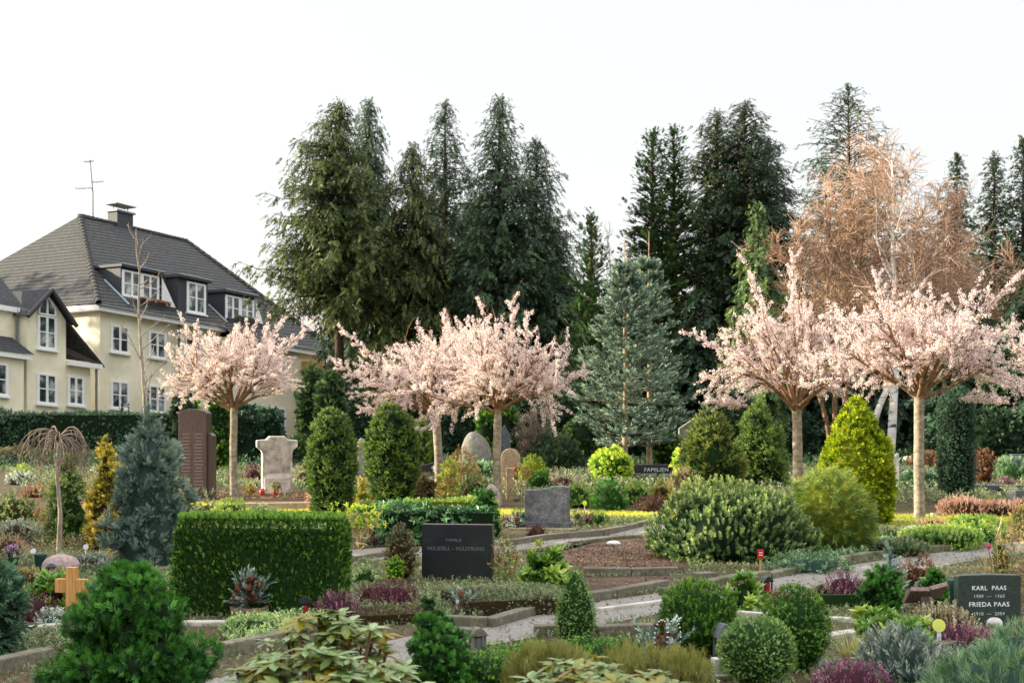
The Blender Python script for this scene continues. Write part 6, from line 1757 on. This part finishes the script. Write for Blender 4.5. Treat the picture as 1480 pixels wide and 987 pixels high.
plant('yew_bush', 'broad dark green yew right of the golden sided pyramid yew', 'shrub', 1096, 706, 84, 128, 'leaf_yew', 'core_dark', P_egg, NEEDLE_F, 6, dirs=(.8, .5, .4), amp=.08, freq=5, depth=.2, core=.8, tuft=(2.4, 9))
plant('yew_column', 'dark straight clipped yew column right of the rightmost cherry trunk', 'topiary', 1382, 724, 52, 166, 'leaf_hedge_far', 'core_dark', P_col, SPRIG, 5, cover=2.8, dirs=(.9, .4, .4), amp=.02, depth=.08, core=.9, tint=(.32, .2))
plant('euonymus_bush', 'bright yellow variegated clipped bush in the middle', 'shrub', 884, 700, 58, 50, 'leaf_bright', 'core_green', P_flat, SPRIG, 5.5, amp=.06, core=.85, tint=(.5, .25), tuft=(2.2, 7))
plant('euonymus_bush', 'bright yellow green leafy bush beside the low family headstone', 'shrub', 993, 702, 38, 56, 'leaf_bright', 'core_green', P_ball, BROAD, 7, cover=1.6, amp=.1, core=.75, tint=(.5, .25))
plant('topiary_ball', 'golden green dome on the right of the arched tan headstone', 'topiary', 770, 704, 52, 46, 'leaf_gold', 'core_gold', P_dome, BOXLEAF, 4.5, cover=2.4, amp=.04, core=.88, tint=(.4, .2))
plant('dwarf_cypress', 'dark green bush under the golden green dome', 'shrub', 782, 716, 46, 34, 'leaf_hinoki_bright', 'core_dark', P_dome, FAN, 7, cover=3, amp=.12, core=.75)
for i, (x, yb, w, h, m, tm, lb) in enumerate((
    (835, 733, 46, 36, 'leaf_skimmia', SPRIG, 'rounded green bush left of the yellow variegated bush'), (880, 736, 54, 42, 'leaf_hinoki_bright', FAN, 'dark green layered bush below the yellow variegated bush'), (921, 732, 44, 38, 'leaf_skimmia', SPRIG, 'rounded green bush below the low family headstone'),
    (957, 732, 36, 36, 'leaf_gold_yellow', NEEDLE_F, 'ochre coloured round tuft right of the low family headstone'), (942, 738, 56, 22, 'heather_dark', SPIKE, 'dark crimson heather before the ochre tuft'), (988, 718, 42, 44, 'twig_light', THREAD, 'pinkish dry hydrangea beside the pyramid yew'),
    (1050, 708, 60, 26, 'leaf_autumn', WHORL_UP, 'yellow leaved shrub top behind the mugo pine'), (812, 714, 60, 30, 'heather_purple', SPIKE, 'mauve heather strip behind the granite stone'), (820, 722, 40, 18, 'leaf_autumn', SPRIG, 'orange yellow tuft in front of the mauve heather strip'),
    (845, 758, 36, 18, 'heather_purple', SPIKE, 'crimson heather beside the grey stone bowl'), (864, 758, 30, 18, 'leaf_boxwood', BOXLEAF, 'tiny clipped ball right of the grey stone bowl'), (752, 752, 26, 16, 'leaf_boxwood', BOXLEAF, 'tiny clipped ball left of the granite stone'),
    (735, 762, 40, 18, 'heather_purple', SPIKE, 'crimson heather left of the granite stone'), (776, 776, 34, 20, 'heather_dark', SPIKE, 'dark red heather in front of the granite stone plinth'),
    (668, 728, 76, 58, 'leaf_autumn', SPRIG, 'sunlit yellow brown bush between the middle cherry trunks'), (690, 730, 60, 40, 'leaf_mugo', SPRIG, 'sunlit olive bush left of the middle right cherry trunk'), (612, 722, 60, 40, 'leaf_cover_brown', SPRIG, 'brownish clipped bush left of the tall cherry trunk'),
    (750, 716, 44, 44, 'leaf_rust', SPRIG, 'pinkish brown weeping bush right of the middle right cherry trunk'), (650, 724, 30, 60, 'leaf_bright', BROAD, 'yellow green upright shrub right of the tall cherry trunk'),
    (1012, 738, 70, 30, 'leaf_mugo', SPRIG, 'low sunlit shrub behind the left end of the mugo pine'))):
    plant('low_shrub', lb, 'shrub', x, yb, w, h, m, 'core_brown' if m not in ('leaf_hinoki_bright', 'leaf_boxwood', 'leaf_skimmia') else 'core_green', P_dome if tm is not BOXLEAF else P_ball, tm, 6.5 if tm is not WHORL_UP else 9, cover=2.2, dirs=(.7, .7, .35), amp=.1, depth=.2, core=.72 if i not in (14, 17, 18) else 0, d=None)
X, Y = gd(669, 27.4)
t = thing('standard_tree', 'little ball crowned standard tree with orange brown leaves between the cherry trunks', 'tree', (X, Y, 0))
trunk_geo([(0, 0, -.03), (.01, 0, .3), (0, 0, .66)], [.022, .018, .016], 8).build('trunk', ['bark_cherry'], t)
g = Geo(); bush(g, .62, .5, P_dome, SPRIG, .09, 1.5, seed=33, z0=.52, core=0, depth=.5, dirs=(.7, .1, .5)); g.build('crown', ['leaf_autumn'], t)

# right side bedding
for i, (x, yb, w, h, m, tm, pr, lb) in enumerate((
    (1392, 746, 74, 26, 'heather_pink', SPIKE, P_flat, 'salmon pink heather bed behind the lawn, its left part'), (1438, 746, 60, 22, 'heather_pink', SPIKE, P_flat, 'salmon pink heather bed behind the lawn, its middle part'), (1482, 746, 40, 26, 'heather_pink', SPIKE, P_flat, 'salmon pink heather bed cut by the right edge'),
    (1436, 738, 36, 16, 'leaf_gold', SPRIG, P_dome, 'small yellow green cushion above the salmon heather'), (1350, 764, 50, 14, 'heather_pink', SPIKE, P_dome, 'pink and white heather at the foot of the rightmost cherry tree'),
    (1410, 776, 86, 34, 'leaf_skimmia', SPRIG, P_dome, 'green shrub on the lawn edge right of the rightmost cherry tree'), (1360, 792, 120, 30, 'leaf_skimmia', SPRIG, P_flat, 'long low green cover mound along the upper path, middle'), (1300, 802, 90, 22, 'leaf_cover', SPRIG, P_flat, 'long low green cover mound along the upper path, left end'), (1412, 788, 60, 32, 'leaf_skimmia', SPRIG, P_flat, 'long low green cover mound along the upper path, right end'), (1282, 782, 60, 20, 'leaf_cover', SPRIG, P_dome, 'low green cover left of the dark lying stone'),
    (1420, 710, 36, 62, 'leaf_rust', SPRIG, P_ball, 'rusty green round bush right of the dark yew column'), (1462, 702, 64, 40, 'leaf_juniper', THREAD, P_dome, 'spreading green juniper at the right edge'), (1455, 714, 44, 24, 'heather_purple', SPIKE, P_dome, 'mauve heather above the blue grey lying slab'), (1425, 672, 60, 46, 'leaf_cypress', FAN, P_dome, 'dark green mound behind the rusty bush'),
    (1464, 672, 40, 46, 'leaf_boxwood', BOXLEAF, P_bullet, 'clipped light green dome at the far right'), (1486, 668, 40, 56, 'leaf_boxwood', BOXLEAF, P_bullet, 'clipped light green dome cut by the right edge'), (1318, 704, 44, 26, 'leaf_laurel', SPRIG, P_dome, 'dark green mound left of the rightmost cherry trunk'), (1345, 704, 40, 24, 'leaf_hedge_far', SPRIG, P_dome, 'rounded dark green mound right of the rightmost cherry trunk'), (1340, 682, 60, 30, 'leaf_rust', SPRIG, P_dome, 'brownish shrub behind the rightmost cherry trunk'), (1312, 676, 50, 14, 'flower_white', BLOSSOM, P_dome, 'white and purple flowers on a grave behind the golden cone'),
    (1302, 650, 60, 54, 'leaf_juniper', SPRIG, P_dome, 'green bush at the foot of the white birch trunks'), (1345, 650, 34, 76, 'leaf_skimmia', THREAD, P_bullet, 'light green upright shrub behind the rightmost cherry trunk'), (1178, 650, 70, 54, 'leaf_hedge_far', SPRIG, P_dome, 'bluish green bush between the cherry trunk and the golden cone'), (1170, 672, 50, 26, 'leaf_cover', SPRIG, P_dome, 'low green shrub right of the left cherry trunk on the right'), (1480, 770, 40, 40, 'leaf_autumn', SPRIG, P_ball, 'yellowing bush at the right edge behind the lawn'))):
    plant('bedding_shrub', lb, 'shrub', x, yb, w, h, m, 'core_brown' if 'heather' in m or 'rust' in m else 'core_green', pr, tm, 7.5 if tm is SPIKE else 7, cover=3.2 if (tm is SPIKE or tm is THREAD) else 2.2, dirs=(.6, .8, .35), amp=.1, depth=.2, core=.75)
plant('juniper_bush', 'low spreading juniper under the mugo pine and thread cypress by the kerb', 'shrub', 1170, 826, 130, 26, 'leaf_juniper', 'core_blue', P_dome, SPRIG, 9, cover=2, dirs=(.8, .4, .4), amp=.15, core=.6, wy=.6)

# ---- behind: hedges and evergreens of the far graves
b = thing('garden_hedge', 'long loose dark green hedge in front of the yellow house', 'hedge', (-18.3, 56, 0), .0); g = Geo(); box_hedge(g, 15.5, 1.2, 1.8, SPRIG, .17, 3.2, dirs=(.8, .6, .6), rnd=.4, seed=21, amp=.3, freq=1.6); g.build('foliage', ['leaf_hedge_far', 'core_dark'], b)
for x, top, lb in ((176, 572, 'left one of two small dark conical thujas at the house wall'), (186, 580, 'right one of two small dark conical thujas at the house wall'), (214, 556, 'narrow dark thuja by the house behind the bare sapling')):
    plant('small_thuja', lb, 'tree', x, 0, 13 if x < 200 else 12, (zat(top, 58)) * F_PX / 58, 'leaf_hedge_far', 'core_dark', P_cone, FANS, 6, cover=3, d=58, core=.85, tint=(.3, .2))
for i, (x, d, w, top, m, pr, lb) in enumerate((
    (262, 44, 30, 570, 'leaf_dark', P_col, 'dark columnar thuja behind the brown stele, left'), (283, 46, 22, 562, 'leaf_gold', P_cone, 'yellow green pointed thuja left above the brown stele'), (316, 40, 34, 566, 'leaf_thuja', P_col, 'green columnar thuja just right of the brown stele'), (352, 45, 52, 586, 'leaf_hedge_far', P_col, 'wide bluish clipped conifer hedge block behind the pale stone, left half'), (388, 46, 44, 590, 'leaf_hedge_far', P_col, 'wide bluish clipped conifer hedge block behind the pale stone, right half'),
    (452, 48, 50, 524, 'leaf_cypress', P_bullet, 'tall dark cypress column left of the left yew column'), (478, 46, 46, 534, 'leaf_cypress', P_bullet, 'tall dark cypress column behind the left yew column'), (432, 43, 60, 628, 'leaf_cypress', P_dome, 'low bushy evergreen right of the pale limestone stone'),
    (610, 36, 48, 600, 'leaf_thread', P_egg, 'olive green cone conifer behind the right yew column'), (665, 46, 44, 580, 'leaf_dark', P_bullet, 'dark bluish drooping cypress left of the layered boulder'), (692, 47, 36, 592, 'leaf_dark', P_bullet, 'dark bluish drooping cypress behind the layered boulder'), (702, 40, 24, 592, 'leaf_thuja', P_col, 'green thuja column left of the slate headstone'), (735, 40, 26, 584, 'leaf_thuja', P_col, 'green thuja column right of the slate headstone'),
    (690, 37, 90, 668, 'leaf_juniper', P_dome, 'spreading juniper around the layered boulder'), (800, 40, 90, 630, 'leaf_spruce_dark', P_dome, 'dark fine leaved shrub right of the leafless grey shrub'), (840, 44, 70, 600, 'leaf_cypress', P_dome, 'dark green bush below the blue fir at its left'), (828, 47, 46, 556, 'leaf_dark', P_bullet, 'dark bluish drooping cypress left of the blue fir'),
    (962, 40, 44, 624, 'leaf_thuja', P_flat, 'dark green clipped hedge block behind the low family headstone'), (1012, 45, 50, 600, 'leaf_cypress', P_dome, 'dark bush behind the grey stele'), (1160, 46, 50, 590, 'leaf_dark', P_dome, 'dark bush behind the cherry trunk on the right'), (1060, 46, 120, 560, 'leaf_dark', P_dome, 'dark broad evergreen behind the two yews'), (520, 45, 40, 560, 'leaf_dark', P_bullet, 'dark evergreen between the yew columns'), (560, 47, 70, 566, 'leaf_dark', P_dome, 'dark broad evergreen behind the right yew column'), (640, 48, 60, 560, 'leaf_dark', P_dome, 'dark broad evergreen behind the tall cherry trunk'), (905, 47, 80, 560, 'leaf_dark', P_dome, 'dark broad evergreen behind the silvery fir trunks'), (1240, 46, 70, 590, 'leaf_dark', P_dome, 'dark evergreen behind the golden cone'), (1440, 42, 110, 590, 'leaf_dark', P_dome, 'broad dark evergreen behind the clipped domes at the right'), (760, 47, 60, 560, 'leaf_dark', P_dome, 'dark evergreen behind the leafless grey shrub'))):
    plant('background_evergreen', lb, 'shrub', x, 0, w, zat(top, d) * F_PX / d, m, 'core_dark', pr, FANS if m not in ('leaf_spruce_dark', 'leaf_thread') else THREAD, 9, cover=3 if m not in ('leaf_spruce_dark', 'leaf_thread') else 6, d=d, tuft=(2.0, 7) if m not in ('leaf_spruce_dark', 'leaf_thread') else None, dirs=(.7, .6 if m != 'leaf_dark' else -.2, .35), amp=.05, freq=6, depth=.15, core=.85, tint=(.38, .22))
plant('heather_bush', 'dark red heather strip left behind the pale limestone stone', 'heather', 366, 0, 36, 30, 'heather_dark', 'core_purple', P_dome, SPIKE, 7, cover=3, d=33, core=.7)
plant('heather_bush', 'pinkish dry heather right of the pale limestone stone', 'heather', 438, 0, 40, 34, 'twig_light', 'core_brown', P_dome, SPIKE, 8, cover=2, d=32, core=.5)
plant('pink_shrub', 'light pinkish clump at the foot of the left yew column', 'shrub', 452, 738, 18, 30, 'heather_pink', 'core_brown', P_ball, SPRIG, 5, cover=1.5, core=.5)

# ---- tall hedge and trees along the near side of the cemetery, outside the left edge of the view: they throw the foreground shade
b = thing('boundary_hedge', 'tall dense boundary hedge along the left side of the cemetery', 'hedge', (-11.5, 9.4, 0), math.pi / 2); g = Geo(); box_hedge(g, 15, 1.4, 4.6, BROAD, .28, 1.6, rnd=.3, seed=31, amp=.25, freq=1.2); g.build('foliage', ['leaf_hedge_far', 'core_dark'], b)
for i, (X, Y, w, h) in enumerate(((-11.8, 18.5, 1.3, 4.4), (-12.6, 20.4, .8, 3.6))):
    t = thing('unseen_shade_tree', ('first', 'second', 'third')[i] + ' small leafy tree beyond the end of the boundary hedge', 'tree', (X, Y, 0))
    trunk_geo([(0, 0, -.05), (0, 0, h * .6)], [.08, .05], 8).build('trunk', ['bark_grey'], t)
    g = Geo(); bush(g, w, h * .75, P_ball, BROAD, .25, .9, seed=60 + i, z0=h * .25, core=0, depth=.7, amp=.2); g.build('crown', ['leaf_cypress'], t)

t = thing('unseen_shade_tree', 'added unseen tree that shades the left end wall of the yellow house', 'tree', (-44, 75, 0))  # added out of view only to keep the sun off the house's end wall
trunk_geo([(0, 0, -.1), (0, 0, 9)], [.35, .15], 10).build('trunk', ['bark_grey'], t)
g = Geo(); bush(g, 13, 15, P_egg, BROAD, 1.0, 1.3, seed=77, core=.85, depth=.4, amp=.12); g.build('crown', ['leaf_cypress', 'core_dark'], t)

# ------------------------------------------------------------------ repeats share a group
GROUPS = {'topiary_ball': 'clipped round bushes', 'yew_column': 'clipped yew columns', 'heather_bush': 'heather mounds on the graves', 'headstone': 'headstones of the cemetery', 'boulder_headstone': 'boulder headstones',
          'grave_lantern': 'lanterns on the graves', 'grave_marker': 'round tags on stakes', 'grave_vase': 'vases on the graves', 'grave_arrangement': 'winter arrangements on the graves', 'cobble': 'pale cobbles on the graves',
          'low_shrub': 'low shrubs on the graves', 'bedding_shrub': 'bedding plants at the right', 'background_evergreen': 'evergreens behind the graves', 'dwarf_cypress': 'dwarf cypresses', 'dwarf_conifer': 'dwarf conifers',
          'juniper_bush': 'junipers', 'heath_bush': 'olive brushy mounds', 'low_box_bush': 'low green leafy mounds', 'rhododendron_bush': 'rhododendrons', 'small_thuja': 'small thujas by the house', 'yew_bush': 'pyramid yews',
          'euonymus_bush': 'yellow leaved bushes', 'silver_fir_tree': 'silvery firs', 'birch_tree': 'bare birches', 'low_hedge': 'low clipped edgings', 'golden_dwarf_conifer': 'little golden conifers', 'stepping_slab': 'concrete slabs on the graves',
          'autumn_shrub': 'thin autumn shrubs', 'rose_bush': 'rose bushes', 'boxleaf_bush': 'bushes beside the black stone', 'leafy_plant': 'broad leaved plants', 'unseen_shade_tree': 'garden trees outside the view', 'cyclamen': 'flowering pots', 'ornamental_grass': 'grass tufts'}
for o in list(COL.objects):
    if o.parent is None and 'category' in o.keys() and 'group' not in o.keys():
        k = o.name.split('.')[0]
        if k in GROUPS: o['group'] = GROUPS[k]
